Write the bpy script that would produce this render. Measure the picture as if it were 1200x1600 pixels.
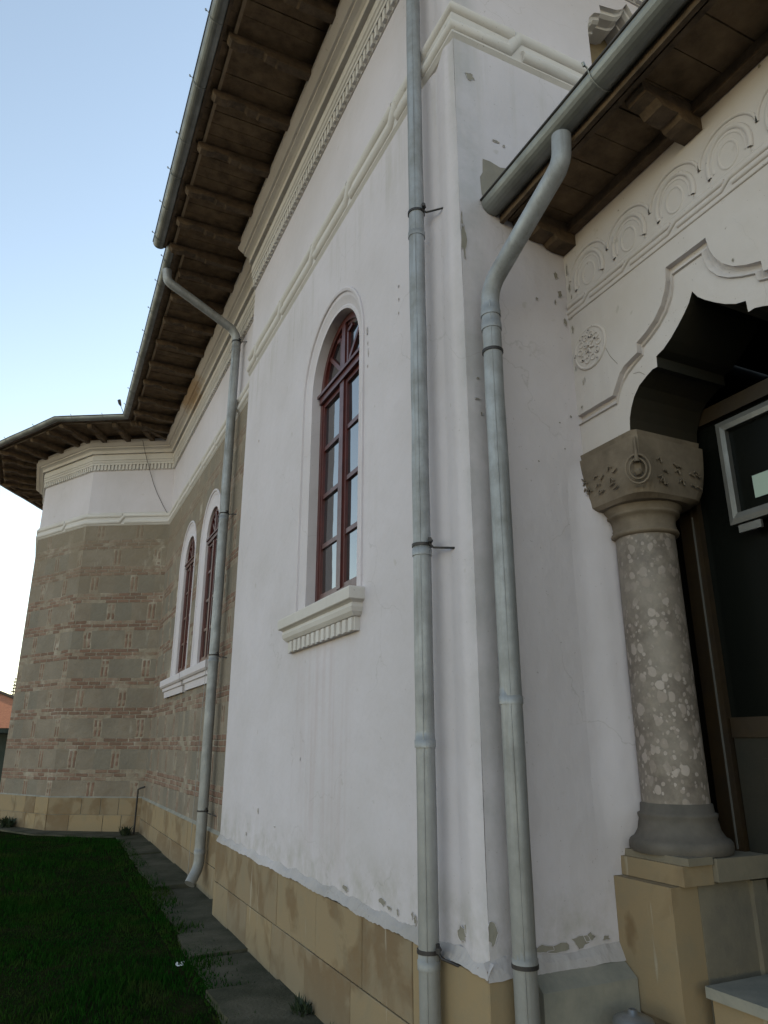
import bpy, math, random
import numpy as np
from mathutils import Vector, Matrix
from mathutils.geometry import tessellate_polygon
random.seed(7); rng = np.random.default_rng(7)
scene = bpy.context.scene
for o in list(bpy.data.objects): bpy.data.objects.remove(o)
R = math.radians
# ---------------------------------------------------------------- camera
cd = bpy.data.cameras.new('camera'); cam = bpy.data.objects.new('camera', cd)
scene.collection.objects.link(cam); scene.camera = cam
cd.sensor_fit = 'VERTICAL'; cd.sensor_height = 36; cd.lens = 36*1120/1600
cd.clip_start = 0.05; cd.clip_end = 2000
cam.location = (0, 0, 1.6)
cam.rotation_mode = 'XYZ'
cam.rotation_euler = (R(90+17.958), 0, R(-25.199))
# ---------------------------------------------------------------- light
SUN_EL, SUN_AZ = 25.0, 57.0        # azimuth measured from +y towards +x
w = bpy.data.worlds.new('World'); scene.world = w; w.use_nodes = True
nt = w.node_tree; bg = nt.nodes['Background']
sky = nt.nodes.new('ShaderNodeTexSky'); sky.sky_type = 'NISHITA'; sky.sun_disc = False
sky.sun_elevation = R(SUN_EL); sky.sun_rotation = R(SUN_AZ)
sky.altitude = 100; sky.air_density = 1.0; sky.dust_density = 0.0; sky.ozone_density = 1.0
hz = nt.nodes.new('ShaderNodeMix'); hz.data_type = 'RGBA'; hz.blend_type = 'MULTIPLY'; hz.inputs[0].default_value = 1
nt.links.new(sky.outputs[0], hz.inputs[6]); hz.inputs[7].default_value = (1.30, 1.06, .82, 1)      # evening air: warmer than the clear model
nt.links.new(hz.outputs[2], bg.inputs[0]); bg.inputs[1].default_value = 0.15
ld = bpy.data.lights.new('sun', 'SUN'); ld.energy = 2.0; ld.angle = R(0.5); ld.color = (1, .86, .7)
sun = bpy.data.objects.new('sun', ld); scene.collection.objects.link(sun)
sd = Vector((math.sin(R(SUN_AZ))*math.cos(R(SUN_EL)), math.cos(R(SUN_AZ))*math.cos(R(SUN_EL)), math.sin(R(SUN_EL))))
sun.rotation_euler = sd.to_track_quat('Z', 'Y').to_euler(); sun.location = (20, 30, 20)
vs = scene.view_settings; vs.view_transform = 'Standard'; vs.look = 'None'; vs.exposure = 1.27; vs.gamma = 1
vs.use_curve_mapping = False
# ---------------------------------------------------------------- node helper
class NT:
    def __init__(s, name):
        s.m = bpy.data.materials.new(name); s.m.use_nodes = True; s.t = s.m.node_tree
        s.b = s.t.nodes['Principled BSDF']; s.L = s.t.links
    def n(s, typ, **k):
        x = s.t.nodes.new(typ)
        for a, v in k.items(): setattr(x, a, v)
        return x
    def put(s, sock, v):
        if isinstance(v, bpy.types.NodeSocket): s.L.new(v, sock)
        elif v is not None:
            if hasattr(sock.default_value, '__len__') and isinstance(v, (tuple, list)) and len(sock.default_value) == 4 and len(v) == 3: v = (*v, 1)
            sock.default_value = v
    def math(s, op, a, b=None, c=None, clamp=False):
        x = s.n('ShaderNodeMath', operation=op); x.use_clamp = clamp
        for i, v in enumerate((a, b, c)):
            if v is not None: s.put(x.inputs[i], v)
        return x.outputs[0]
    def noise(s, vec, scale, detail=4, rough=.55, w=0):
        x = s.n('ShaderNodeTexNoise'); s.put(x.inputs['Vector'], vec)
        x.inputs['Scale'].default_value = scale; x.inputs['Detail'].default_value = detail; x.inputs['Roughness'].default_value = rough
        x.inputs['Distortion'].default_value = w
        return x.outputs['Fac']
    def mapr(s, v, a, b, c=0., d=1.):
        x = s.n('ShaderNodeMapRange'); s.put(x.inputs[0], v)
        for i, q in enumerate((a, b, c, d)): x.inputs[i+1].default_value = q
        return x.outputs[0]
    def mix(s, f, a, b):
        x = s.n('ShaderNodeMix', data_type='RGBA'); s.put(x.inputs[0], f); s.put(x.inputs[6], a); s.put(x.inputs[7], b)
        return x.outputs[2]
    def obj(s):
        x = s.n('ShaderNodeTexCoord'); return x.outputs['Object']
    def scaled(s, vec, sc):
        x = s.n('ShaderNodeMapping'); s.put(x.inputs[0], vec); x.inputs['Scale'].default_value = sc; return x.outputs[0]
    def bump(s, h, dist=.01, strength=.5, prev=None):
        x = s.n('ShaderNodeBump'); x.inputs['Strength'].default_value = strength; x.inputs['Distance'].default_value = dist
        s.put(x.inputs['Height'], h)
        if prev: s.put(x.inputs['Normal'], prev)
        return x.outputs[0]
    def fin(s, col=None, rough=.8, metal=0, normal=None, spec=None):
        if col is not None: s.put(s.b.inputs['Base Color'], col)
        s.put(s.b.inputs['Roughness'], rough); s.put(s.b.inputs['Metallic'], metal)
        if normal: s.put(s.b.inputs['Normal'], normal)
        if spec is not None: s.b.inputs['Specular IOR Level'].default_value = spec
        return s.m
def plaster(name, c1, c2, dirt=(.33, .30, .26), amt=.6, bump=.35, rust=None):
    k = NT(name); o = k.obj()
    n1 = k.noise(o, .9, 5, .6); n2 = k.noise(k.scaled(o, (6, 6, .7)), 1.0, 6, .65); n3 = k.noise(o, 26, 4, .6)
    col = k.mix(k.mapr(n1, .35, .68), c1, c2)
    col = k.mix(k.math('MULTIPLY', k.mapr(n2, .58, .8), .22*amt, clamp=True), col, dirt)
    spots = k.mapr(k.noise(o, 9, 3, .5), .71, .745)
    col = k.mix(k.math('MULTIPLY', spots, .55*amt, clamp=True), col, dirt)
    fl = k.mapr(k.noise(o, 55, 2, .5), .73, .75)
    col = k.mix(k.math('MULTIPLY', fl, .6*amt, clamp=True), col, (.16, .13, .11))
    if name == 'white_limewash':
        sp = k.n('ShaderNodeSeparateXYZ'); k.put(sp.inputs[0], o)
        def win(v, a, b_, s): return k.math('MULTIPLY', k.mapr(v, a-s, a+s), k.mapr(v, b_-s, b_+s, 1., 0.))
        st = k.noise(k.scaled(o, (9, 9, .5)), 1.3, 4, .6)
        m1 = k.math('MULTIPLY', k.math('MULTIPLY', win(sp.outputs[1], 4.3, 5.35, .12), win(sp.outputs[2], .9, 2.3, .25)), k.mapr(st, .46, .66, 0, .3))
        col = k.mix(m1, col, (.40, .31, .31))                                  # washed down paint below the sill
        m2 = k.math('MULTIPLY', k.math('MULTIPLY', k.mapr(sp.outputs[1], 2.87, 2.80), win(sp.outputs[0], 1.70, 1.93, .05)), k.mapr(k.noise(o, 3.1, 5, .65), .38, .62, .1, .5))
        col = k.mix(m2, col, (.30, .30, .30))                                  # grime by the corner and the second pipe
        m3 = k.math('MULTIPLY', win(sp.outputs[2], .62, .98, .12), k.mapr(k.noise(o, 5, 5, .7), .42, .66, 0, .6)); col = k.mix(m3, col, (.34, .32, .29))
        m4 = k.math('MULTIPLY', win(sp.outputs[2], 5.2, 5.78, .2), k.mapr(st, .5, .68, 0, .4)); col = k.mix(m4, col, (.36, .34, .31))
    ce = k.n('ShaderNodeTexVoronoi', feature='DISTANCE_TO_EDGE'); wv = k.n('ShaderNodeTexNoise'); k.put(wv.inputs['Vector'], o); wv.inputs['Scale'].default_value = 4; wv.inputs['Detail'].default_value = 5
    va = k.n('ShaderNodeVectorMath', operation='MULTIPLY_ADD'); k.put(va.inputs[0], wv.outputs['Color']); va.inputs[1].default_value = (.35,)*3; k.put(va.inputs[2], o)
    k.put(ce.inputs['Vector'], va.outputs[0]); ce.inputs['Scale'].default_value = .9
    cr = k.math('MULTIPLY', k.mapr(ce.outputs['Distance'], .0, .004, 1., 0.), k.mapr(k.noise(o, .8, 2, .5), .54, .60, 0, .28)); col = k.mix(cr, col, (.22, .20, .18))
    if rust:
        d = k.n('ShaderNodeVectorMath', operation='SUBTRACT'); k.put(d.inputs[0], o); d.inputs[1].default_value = rust
        d2 = k.n('ShaderNodeVectorMath', operation='LENGTH'); k.put(d2.inputs[0], k.scaled(d.outputs[0], (1, .55, 1.6)))
        col = k.mix(k.mapr(k.math('ADD', d2.outputs['Value'], k.math('MULTIPLY', k.noise(o, 5, 4, .6), .6)), .5, .75, .7, 0), col, (.36, .22, .09))
    b = k.bump(n3, .004, bump); b = k.bump(k.noise(o, 3.5, 3, .5), .045, bump, b); b = k.bump(k.noise(k.scaled(o, (1, 1, .55)), 11, 3, .6), .012, bump, b)
    return k.fin(col, .85, normal=b, spec=.25)
M = {}
M['white'] = plaster('white_limewash', (.545, .51, .55), (.485, .452, .475))
M['trim'] = plaster('cream_trim', (.55, .525, .515), (.48, .45, .425), amt=.9, bump=.3, rust=(1.76, 11.6, 7.42))
M['porchwhite'] = plaster('porch_limewash', (.53, .495, .495), (.47, .425, .40), amt=1.0)
M['bare'] = plaster('bare_render', (.26, .245, .21), (.20, .18, .15), amt=.8, bump=.8)
M['skirt'] = plaster('mortar_skirt', (.46, .43, .44), (.30, .28, .27), amt=1.4, bump=1.0)
def masonry():
    k = NT('brick_banded_stone'); o = k.obj()
    uv = k.n('ShaderNodeUVMap').outputs[0]
    sp = k.n('ShaderNodeSeparateXYZ'); k.put(sp.inputs[0], uv)
    wob = k.n('ShaderNodeTexNoise'); k.put(wob.inputs['Vector'], o); wob.inputs['Scale'].default_value = 3.5; wob.inputs['Detail'].default_value = 3
    sw = k.n('ShaderNodeSeparateColor'); k.put(sw.inputs[0], wob.outputs['Color'])
    u = k.math('ADD', sp.outputs[0], k.math('MULTIPLY', k.math('SUBTRACT', sw.outputs[0], .5), .05))
    v = k.math('ADD', sp.outputs[1], k.math('MULTIPLY', k.math('SUBTRACT', sw.outputs[1], .5), .03))
    vv = k.math('DIVIDE', k.math('SUBTRACT', v, .98), .535)
    row = k.math('FLOOR', vv); fr = k.math('FRACT', vv)
    inband = k.math('LESS_THAN', fr, .365)
    cc = k.math('MULTIPLY', fr, 3/.365); ci = k.math('FLOOR', cc); cf = k.math('FRACT', cc)
    uu = k.math('ADD', k.math('DIVIDE', u, .235), k.math('ADD', k.math('MULTIPLY', ci, .5), k.math('MULTIPLY', row, .37)))
    ui = k.math('FLOOR', uu); uf = k.math('FRACT', uu)
    def box(x, a, b, s=.04):
        return k.math('MULTIPLY', k.mapr(x, a, a+s), k.mapr(x, b-s, b, 1., 0.))
    wn = k.n('ShaderNodeTexWhiteNoise', noise_dimensions='3D'); cb = k.n('ShaderNodeCombineXYZ')
    k.put(cb.inputs[0], ui); k.put(cb.inputs[1], k.math('ADD', ci, k.math('MULTIPLY', row, 5.))); k.put(wn.inputs['Vector'], cb.outputs[0])
    rnd = wn.outputs['Value']
    hb = k.math('MULTIPLY', k.math('MULTIPLY', inband, box(cf, .06, .94, .1)), box(uf, .02, .97))
    pf = k.math('FRACT', k.math('ADD', k.math('ADD', k.math('DIVIDE', u, .8), k.math('MULTIPLY', k.math('MODULO', k.math('ABSOLUTE', row), 2.), .5)), -.2375+5))
    d = k.math('ABSOLUTE', k.math('MULTIPLY', k.math('SUBTRACT', pf, .5), .8))
    vb = k.math('MULTIPLY', k.math('MULTIPLY', k.math('SUBTRACT', 1., inband), box(d, .014, .066, .01)), box(fr, .40, .96, .03))
    brick = k.math('MAXIMUM', hb, vb)
    keep = k.mapr(k.math('ADD', k.noise(o, 1.4, 4, .6), k.math('MULTIPLY', rnd, .28)), .46, .62)
    keepz = k.mapr(v, 5.6, 4.2, .55, 1.)
    brick = k.math('MULTIPLY', k.math('MULTIPLY', brick, keep), k.math('MULTIPLY', keepz, k.mapr(rnd, 0, .6, .35, .88)))
    grout = k.math('MAXIMUM', inband, k.math('MULTIPLY', k.math('LESS_THAN', d, .085), k.math('SUBTRACT', 1., inband)))
    n1 = k.noise(o, 1.6, 6, .62); n2 = k.noise(o, 7, 5, .65); n3 = k.noise(o, 60, 3, .6)
    stone = k.mix(k.mapr(n1, .35, .65), (.236, .200, .160), (.176, .146, .116))
    stone = k.mix(k.mapr(n2, .5, .75, 0, .6), stone, (.20, .16, .115))
    wn2 = k.n('ShaderNodeTexWhiteNoise', noise_dimensions='2D'); cb2 = k.n('ShaderNodeCombineXYZ')
    k.put(cb2.inputs[0], k.math('FLOOR', k.math('ADD', k.math('ADD', k.math('DIVIDE', u, .8), k.math('MULTIPLY', k.math('MODULO', k.math('ABSOLUTE', row), 2.), .5)), 4.2625+.5))); k.put(cb2.inputs[1], row); k.put(wn2.inputs['Vector'], cb2.outputs[0])
    stone = k.mix(k.math('MULTIPLY', k.mapr(wn2.outputs['Value'], .3, 1.), .55), stone, (.150, .142, .120))
    mort = k.mix(k.mapr(n2, .35, .6), (.30, .26, .205), (.225, .185, .14))
    col = k.mix(k.math('MULTIPLY', grout, k.math('MULTIPLY', keepz, .75)), stone, mort)
    bc = k.mix(rnd, (.235, .125, .092), (.145, .088, .066))
    col = k.mix(brick, col, bc)
    # dirt weathering high up: brown render hiding the courses
    col = k.mix(k.mapr(k.math('ADD', n1, k.mapr(v, 3.2, 5.9, -.2, .2)), .45, .8, 0, .55), col, (.22, .18, .13))
    wm = k.math('MULTIPLY', k.math('MULTIPLY', grout, k.math('SUBTRACT', 1., brick)), k.mapr(k.noise(o, 2.1, 4, .7), .54, .66, 0, .35)); col = k.mix(wm, col, (.50, .46, .40))
    sm = k.mapr(k.noise(k.scaled(o, (3, 3, 1)), 1.3, 5, .7), .62, .72, 0, .35)
    col = k.mix(sm, col, (.40, .37, .32))
    h = k.math('ADD', k.math('ADD', k.math('MULTIPLY', brick, .9), k.math('MULTIPLY', k.math('SUBTRACT', 1., grout), .8)), k.math('MULTIPLY', n2, 1.6))
    b = k.bump(h, .022, .7); b = k.bump(n3, .004, .4, b)
    return k.fin(col, .92, normal=b, spec=.2)
M['masonry'] = masonry()
def ashlar():
    k = NT('ochre_ashlar'); o = k.obj()
    at = k.n('ShaderNodeAttribute', attribute_name='tint').outputs['Fac']
    n1 = k.noise(o, 2.3, 4, .55, .6); n2 = k.noise(o, 6, 5, .65); n3 = k.noise(o, 70, 3, .6)
    c = k.mix(at, (.275, .205, .120), (.215, .168, .115))
    c = k.mix(k.mapr(k.math('ADD', n1, k.math('MULTIPLY', at, .14)), .55, .64, 0, .65), c, (.145, .092, .048))
    c = k.mix(k.mapr(n2, .45, .7, 0, .45), c, (.20, .175, .125))
    dr = k.mapr(k.noise(k.scaled(o, (9, 9, .8)), 1.6, 4, .6), .66, .72, 0, .5)
    c = k.mix(dr, c, (.40, .37, .31))
    g = k.math('MULTIPLY', k.mapr(k.n('ShaderNodeSeparateXYZ').outputs[2], 0, 1), 0)
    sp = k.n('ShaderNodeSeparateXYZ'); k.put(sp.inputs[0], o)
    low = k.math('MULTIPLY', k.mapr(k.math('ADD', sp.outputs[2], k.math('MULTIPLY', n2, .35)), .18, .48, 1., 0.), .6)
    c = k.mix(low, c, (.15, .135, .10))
    b = k.bump(n2, .01, .35); b = k.bump(n3, .003, .4, b)
    return k.fin(c, .9, normal=b, spec=.2)
M['ashlar'] = ashlar()
def simple(name, c1, c2, scale=4, rough=.8, metal=0, bump=.3, sc=(1, 1, 1), bd=.004, spec=None, bs=40):
    k = NT(name); o = k.obj(); n = k.noise(k.scaled(o, sc), scale, 5, .6)
    col = k.mix(k.mapr(n, .35, .68), c1, c2)
    return k.fin(col, k.mapr(n, .3, .7, rough*.85, min(1, rough*1.15)), metal, k.bump(k.noise(k.scaled(o, sc), bs, 3, .6), bd, bump), spec)
M['greystone'] = simple('grey_plinth_stone', (.26, .245, .205), (.17, .17, .15), 5, .9, bump=.6)
M['pedstone'] = simple('dusty_pedestal_stone', (.205, .175, .125), (.14, .125, .098), 3.5, .9, bump=.7)
M['capstone'] = simple('brown_capital_stone', (.19, .15, .11), (.115, .09, .065), 7, .8, bump=.6)
M['darkstone'] = simple('dark_base_stone', (.115, .100, .085), (.075, .067, .058), 7, .75, bump=.4)
def pipemat():
    k = NT('galvanised_pipe'); o = k.obj(); n = k.noise(o, 7, 5, .65); st = k.noise(k.scaled(o, (22, 22, .8)), 1.5, 4, .65); big = k.noise(k.scaled(o, (1, 1, .6)), 1.6, 3, .6)
    c = k.mix(k.mapr(n, .35, .68), (.30, .315, .335), (.215, .22, .225)); c = k.mix(k.mapr(st, .52, .7, 0, .55), c, (.155, .15, .14)); c = k.mix(k.mapr(big, .5, .7, 0, .35), c, (.40, .42, .44))
    sp = k.n('ShaderNodeSeparateXYZ'); k.put(sp.inputs[0], o); c = k.mix(k.mapr(sp.outputs[2], 2.7, .8, 0, .5), c, (.235, .225, .205))
    b = k.bump(k.noise(k.scaled(o, (1, 1, .6)), 9, 3, .5), .010, .35); b = k.bump(k.noise(o, 90, 2, .5), .002, .2, b)
    return k.fin(c, k.mapr(n, .3, .7, .48, .7), .35, b)
M['pipe'] = pipemat()
M['gutter'] = simple('aged_gutter', (.25, .26, .25), (.17, .175, .165), 5, .5, .45, bump=.3)
M['iron'] = simple('dark_iron', (.06, .055, .055), (.035, .033, .035), 9, .6, .6)
M['wood'] = simple('dark_stained_wood', (.125, .082, .046), (.058, .039, .024), 9, .85, bump=.9, sc=(1, 1, 1), bd=.008)
M['board'] = simple('soffit_board', (.165, .105, .052), (.085, .054, .029), 8, .85, bump=.9, bd=.008)
M['lip'] = simple('fascia_edge', (.28, .20, .12), (.20, .14, .085), 6, .7)
M['redwood'] = simple('oxblood_paint', (.085, .017, .014), (.055, .013, .012), 8, .38, bump=.2, spec=.5)
M['roof'] = simple('roof_metal', (.20, .19, .18), (.13, .125, .12), 3, .55, .3)
M['tile'] = simple('orange_roof', (.40, .15, .06), (.30, .11, .05), 14, .8)
M['darkwall'] = simple('dark_green_wall', (.045, .06, .05), (.03, .04, .034), 2, .9)
M['interior'] = simple('dark_fresco', (.022, .016, .008), (.010, .010, .006), 2.2, .7)  # near-black brown base colour for porch walls, arch undersides and panels
M['timber'] = simple('varnished_timber', (.028, .017, .007), (.016, .010, .005), 7, .5)
M['alu'] = simple('aluminium', (.20, .20, .19), (.15, .15, .145), 6, .4, .5)
M['paper'] = simple('pale_green_paper', (.36, .45, .39), (.32, .41, .36), 6, .8)
M['slab'] = simple('path_slab', (.092, .084, .060), (.036, .038, .024), 2.4, .95, bump=.8, bd=.01, spec=.1)
M['soil'] = simple('soil', (.022, .022, .010), (.008, .016, .005), 5, 1, bump=1, bd=.02, spec=0)
M['gravel'] = simple('forecourt_gravel', (.20, .175, .14), (.15, .135, .11), 8, .95, bump=1)
M['litter'] = simple('white_paper', (.75, .75, .75), (.7, .7, .7), 5, .7)
M['zinc'] = simple('zinc_pot', (.30, .31, .32), (.2, .21, .22), 8, .35, .7)
M['bark'] = simple('bark', (.08, .06, .045), (.05, .04, .03), 9, .95)
M['needle'] = simple('needles', (.055, .075, .05), (.035, .05, .035), 2, .8)
M['leaf'] = simple('weed_leaf', (.022, .038, .012), (.012, .022, .008), 7, .7)
M['ochrewin'] = simple('ochre_panel', (.20, .15, .075), (.14, .095, .05), 5, .6)
def grassmat():
    k = NT('grass_blade'); o = k.obj(); at = k.n('ShaderNodeAttribute', attribute_name='tint').outputs['Fac']
    c = k.mix(at, (.005, .024, .003), (.014, .058, .007)); c = k.mix(k.mapr(k.noise(o, 1.7, 4, .65), .46, .66, 0, .75), c, (.024, .046, .008)); c = k.mix(k.mapr(k.noise(o, 2.6, 3, .6), .55, .68, 0, .5), c, (.05, .045, .018))
    return k.fin(c, 1, spec=0)
M['grass'] = grassmat()
def glassmat():
    k = NT('window_glass'); o = k.obj(); b = k.bump(k.noise(o, 3.2, 2, .5), .012, .12)
    k.b.inputs['IOR'].default_value = 2.3; k.b.inputs['Specular IOR Level'].default_value = 1.0
    return k.fin((.015, .017, .02), .03, 0, b)
M['glass'] = glassmat()
def darkglass():
    k = NT('dark_glass'); return k.fin((.005, .006, .005), .22, spec=.15)
M['dglass'] = darkglass()
def breccia():
    k = NT('breccia_column'); o = k.obj()
    w_ = k.n('ShaderNodeTexNoise'); k.put(w_.inputs['Vector'], o); w_.inputs['Scale'].default_value = 18; w_.inputs['Detail'].default_value = 3
    ad = k.n('ShaderNodeVectorMath', operation='MULTIPLY_ADD'); k.put(ad.inputs[0], w_.outputs['Color']); ad.inputs[1].default_value = (.028,)*3; k.put(ad.inputs[2], o)
    sp = k.n('ShaderNodeSeparateXYZ'); k.put(sp.inputs[0], o); hz = k.mapr(sp.outputs[2], 2.55, 1.9, .6, 1.)
    n = k.noise(o, 5, 5, .65); n4 = k.noise(o, 30, 4, .6)
    c = k.mix(k.mapr(n, .35, .65), (.22, .19, .165), (.135, .112, .097)); c = k.mix(k.mapr(n4, .45, .7, 0, .5), c, (.27, .23, .19)); bumpv = n4
    for scl, thr, keep in ((46, .33, .35), (21, .36, .42)):
        v = k.n('ShaderNodeTexVoronoi'); k.put(v.inputs['Vector'], k.scaled(ad.outputs[0], (1, 1, .78))); v.inputs['Scale'].default_value = scl
        sc = k.n('ShaderNodeSeparateColor'); k.put(sc.inputs[0], v.outputs['Color'])
        rad = k.math('MULTIPLY_ADD', sc.outputs[2], .16, thr)
        m = k.mapr(k.math('SUBTRACT', rad, v.outputs['Distance']), .0, .06)
        m = k.math('MULTIPLY', k.math('MULTIPLY', m, k.mapr(sc.outputs[1], keep, keep+.05)), k.math('MULTIPLY', hz, k.mapr(n, .36, .5, .15, .95)))
        c = k.mix(m, c, k.mix(sc.outputs[0], (.37, .32, .295), (.24, .20, .175))); bumpv = k.math('ADD', bumpv, k.math('MULTIPLY', m, .6))
    return k.fin(c, .5, normal=k.bump(bumpv, .004, .3), spec=.35)
M['breccia'] = breccia()
# ---------------------------------------------------------------- mesh builder
class MB:
    def __init__(s): s.v = []; s.f = []; s.mi = []; s.uv = []; s.sm = []; s.ti = []
    def add(s, verts, faces, mi=0, smooth=False, uvs=None, tint=0.):
        b = len(s.v); s.v += [tuple(map(float, p)) for p in verts]
        for q, f in enumerate(faces):
            s.f.append(tuple(b+i for i in f)); s.mi.append(mi); s.sm.append(smooth); s.ti.append(tint)
            s.uv.append([uvs[i] for i in f] if uvs is not None else [(0, 0)]*len(f))
        return s
    def box(s, x0, x1, y0, y1, z0, z1, mi=0, tint=0., bev=0.):
        if bev:
            return s.prism([(x0+bev, y0), (x1-bev, y0), (x1, y0+bev), (x1, y1-bev), (x1-bev, y1), (x0+bev, y1), (x0, y1-bev), (x0, y0+bev)], z0, z1, mi, tint)
        v = [(x, y, z) for z in (z0, z1) for (x, y) in ((x0, y0), (x1, y0), (x1, y1), (x0, y1))]
        return s.add(v, [(3, 2, 1, 0), (4, 5, 6, 7), (0, 1, 5, 4), (1, 2, 6, 5), (2, 3, 7, 6), (3, 0, 4, 7)], mi, tint=tint)
    def prism(s, poly, z0, z1, mi=0, tint=0.):
        n = len(poly); v = [(x, y, z0) for x, y in poly]+[(x, y, z1) for x, y in poly]
        return s.add(v, [tuple(range(n))[::-1], tuple(range(n, 2*n))]+[(i, (i+1) % n, n+(i+1) % n, n+i) for i in range(n)], mi, tint=tint)
    def tube(s, pts, r, seg=10, mi=0, cap=True, smooth=True, ell=None):
        pts = [Vector(p) for p in pts]; n = len(pts); rr = r if isinstance(r, (list, tuple)) else [r]*n
        ts = []
        for i in range(n):
            a = (pts[i]-pts[i-1]).normalized() if i else None; b = (pts[i+1]-pts[i]).normalized() if i < n-1 else None
            t = (a+b).normalized() if a is not None and b is not None else (a if a is not None else b)
            c = 1/max(.35, t.dot(b if b is not None else a)); ts.append((t, c))
        up = Vector((0, 0, 1)) if abs(ts[0][0].z) < .9 else Vector((1, 0, 0))
        x = ts[0][0].cross(up).normalized(); V = []
        for i in range(n):
            t = ts[i][0]; x = (x-t*x.dot(t)).normalized(); y = t.cross(x)
            for j in range(seg):
                a = 2*math.pi*j/seg; V.append(pts[i]+(x*math.cos(a)+y*math.sin(a))*rr[i])
        F = [(i*seg+j, i*seg+(j+1) % seg, (i+1)*seg+(j+1) % seg, (i+1)*seg+j) for i in range(n-1) for j in range(seg)]
        s.add(V, F, mi, smooth)
        if cap:
            s.add(V[:seg], [tuple(range(seg))[::-1]], mi); s.add(V[-seg:], [tuple(range(seg))], mi)
        return s
    def poly(s, outer, holes, fn, mi=0, uvf=None, flip=False):
        loops = [[Vector((a, b, 0)) for a, b in outer]]+[[Vector((a, b, 0)) for a, b in h] for h in holes]
        flat = [p for l in loops for p in l]; tr = tessellate_polygon(loops)
        F = []
        for t in tr:
            a, b, c = (flat[i] for i in t); ar = (b-a).cross(c-a).z
            if abs(ar) < 1e-10: continue
            t = tuple(t) if ar > 0 else tuple(t)[::-1]
            F.append(t[::-1] if flip else t)
        uvs = [(p.x, p.y) if uvf is None else uvf(p.x, p.y) for p in flat]
        return s.add([fn(p.x, p.y) for p in flat], F, mi, uvs=uvs)
    def strip(s, A, B, mi=0, smooth=False, closed=False, flip=False, uvs=None):
        n = len(A); F = []
        for i in range(n if closed else n-1):
            j = (i+1) % n; q = (i, j, n+j, n+i); F.append(q[::-1] if flip else q)
        return s.add(list(A)+list(B), F, mi, smooth, uvs)
    def lathe(s, prof, cx, cy, seg=40, mi=0, smooth=True):
        n = len(prof); V = [(cx+r*math.cos(2*math.pi*j/seg), cy+r*math.sin(2*math.pi*j/seg), z) for r, z in prof for j in range(seg)]
        F = [(i*seg+j, i*seg+(j+1) % seg, (i+1)*seg+(j+1) % seg, (i+1)*seg+j) for i in range(n-1) for j in range(seg)]
        s.add(V, F, mi, smooth)
        s.add(V[:seg], [tuple(range(seg))[::-1]], mi); s.add(V[-seg:], [tuple(range(seg))], mi); return s
    def build(s, name, mats, parent=None, label=None, auto=None, **props):
        me = bpy.data.meshes.new(name); me.from_pydata(s.v, [], s.f)
        for m in (mats if isinstance(mats, (list, tuple)) else [mats]): me.materials.append(M[m] if isinstance(m, str) else m)
        me.polygons.foreach_set('material_index', s.mi); me.polygons.foreach_set('use_smooth', s.sm)
        uvl = me.uv_layers.new(name='UVMap'); uvl.data.foreach_set('uv', [c for f in s.uv for p in f for c in p])
        at = me.attributes.new('tint', 'FLOAT', 'FACE'); at.data.foreach_set('value', s.ti)
        me.update(); me.validate()
        o = bpy.data.objects.new(name, me); scene.collection.objects.link(o)
        if parent: o.parent = parent
        if label: o['label'] = label
        for a, b in props.items(): o[a] = b
        if auto:
            o.select_set(False)
        return o
def thing(name, label, cat, group=None, loc=(0, 0, 0)):
    o = bpy.data.objects.new(name, None); scene.collection.objects.link(o); o.location = loc
    o['label'] = label; o['category'] = cat
    if group: o['group'] = group
    return o
def group_part(name, parent, label=None):      # a part made of sub-parts
    o = bpy.data.objects.new(name, None); scene.collection.objects.link(o); o.parent = parent
    if label: o['label'] = label
    return o
def gz(y): return .012*(min(max(y, -10), 22)-7.5)+.05
# ---------------------------------------------------------------- ground, path, lawn
def ground_sheet(name, mat, xs, ys, off, mi=0, jitter=0, **k):
    b = MB(); nx, ny = len(xs), len(ys)
    V = [(x, y, gz(y)+off+(random.uniform(-jitter, jitter) if jitter else 0)) for y in ys for x in xs]
    b.add(V, [(j*nx+i, j*nx+i+1, (j+1)*nx+i+1, (j+1)*nx+i) for j in range(ny-1) for i in range(nx-1)], smooth=True)
    return b.build(name, mat, **k)
ground_sheet('ground', 'gravel', [-600, -60, -9, 0, 3, 60, 600], [-600, -60, -10, 0, 7.5, 15, 22, 60, 600], -.03, kind='structure')
ground_sheet('lawn', 'soil', list(np.linspace(-9, 1.5, 43)), list(np.linspace(-3, 26, 110)), .0, jitter=.006, kind='structure')
b = MB(); js = [2.6, 3.5, 4.45, 5.41, 6.2, 6.9, 8.16, 9.0, 10.44, 11.5, 12.7, 13.6]
for i in range(len(js)-1):
    y0, y1 = js[i]+.02, js[i+1]-.02; xo = 1.26+.035*(js[i]-4)+random.uniform(-.02, .02); xo = min(xo, 1.5)
    dz = [.035, .03, .05, .028, .045, .03, .008, .04, .02, .035, .02][i]; n = 10
    xi = 1.80 if y1 < 7.6 else 1.96
    A = [(xo+random.uniform(-.015, .015), y0+(y1-y0)*t/n) for t in range(n+1)]
    poly = A+[(xi, y1+.02), (xi, y0+.02)]
    poly = poly[::-1]
    z1 = gz(js[i])+dz; m = len(poly)
    tilt = random.uniform(-.006, .006)
    V = [(x, y, gz(y)-.02) for x, y in poly]+[(x, y, gz(y)+dz+tilt*(x-1.5)*4) for x, y in poly]
    b.add(V, [tuple(range(m))[::-1], tuple(range(m, 2*m))]+[(q, (q+1) % m, m+(q+1) % m, m+q) for q in range(m)])
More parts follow.
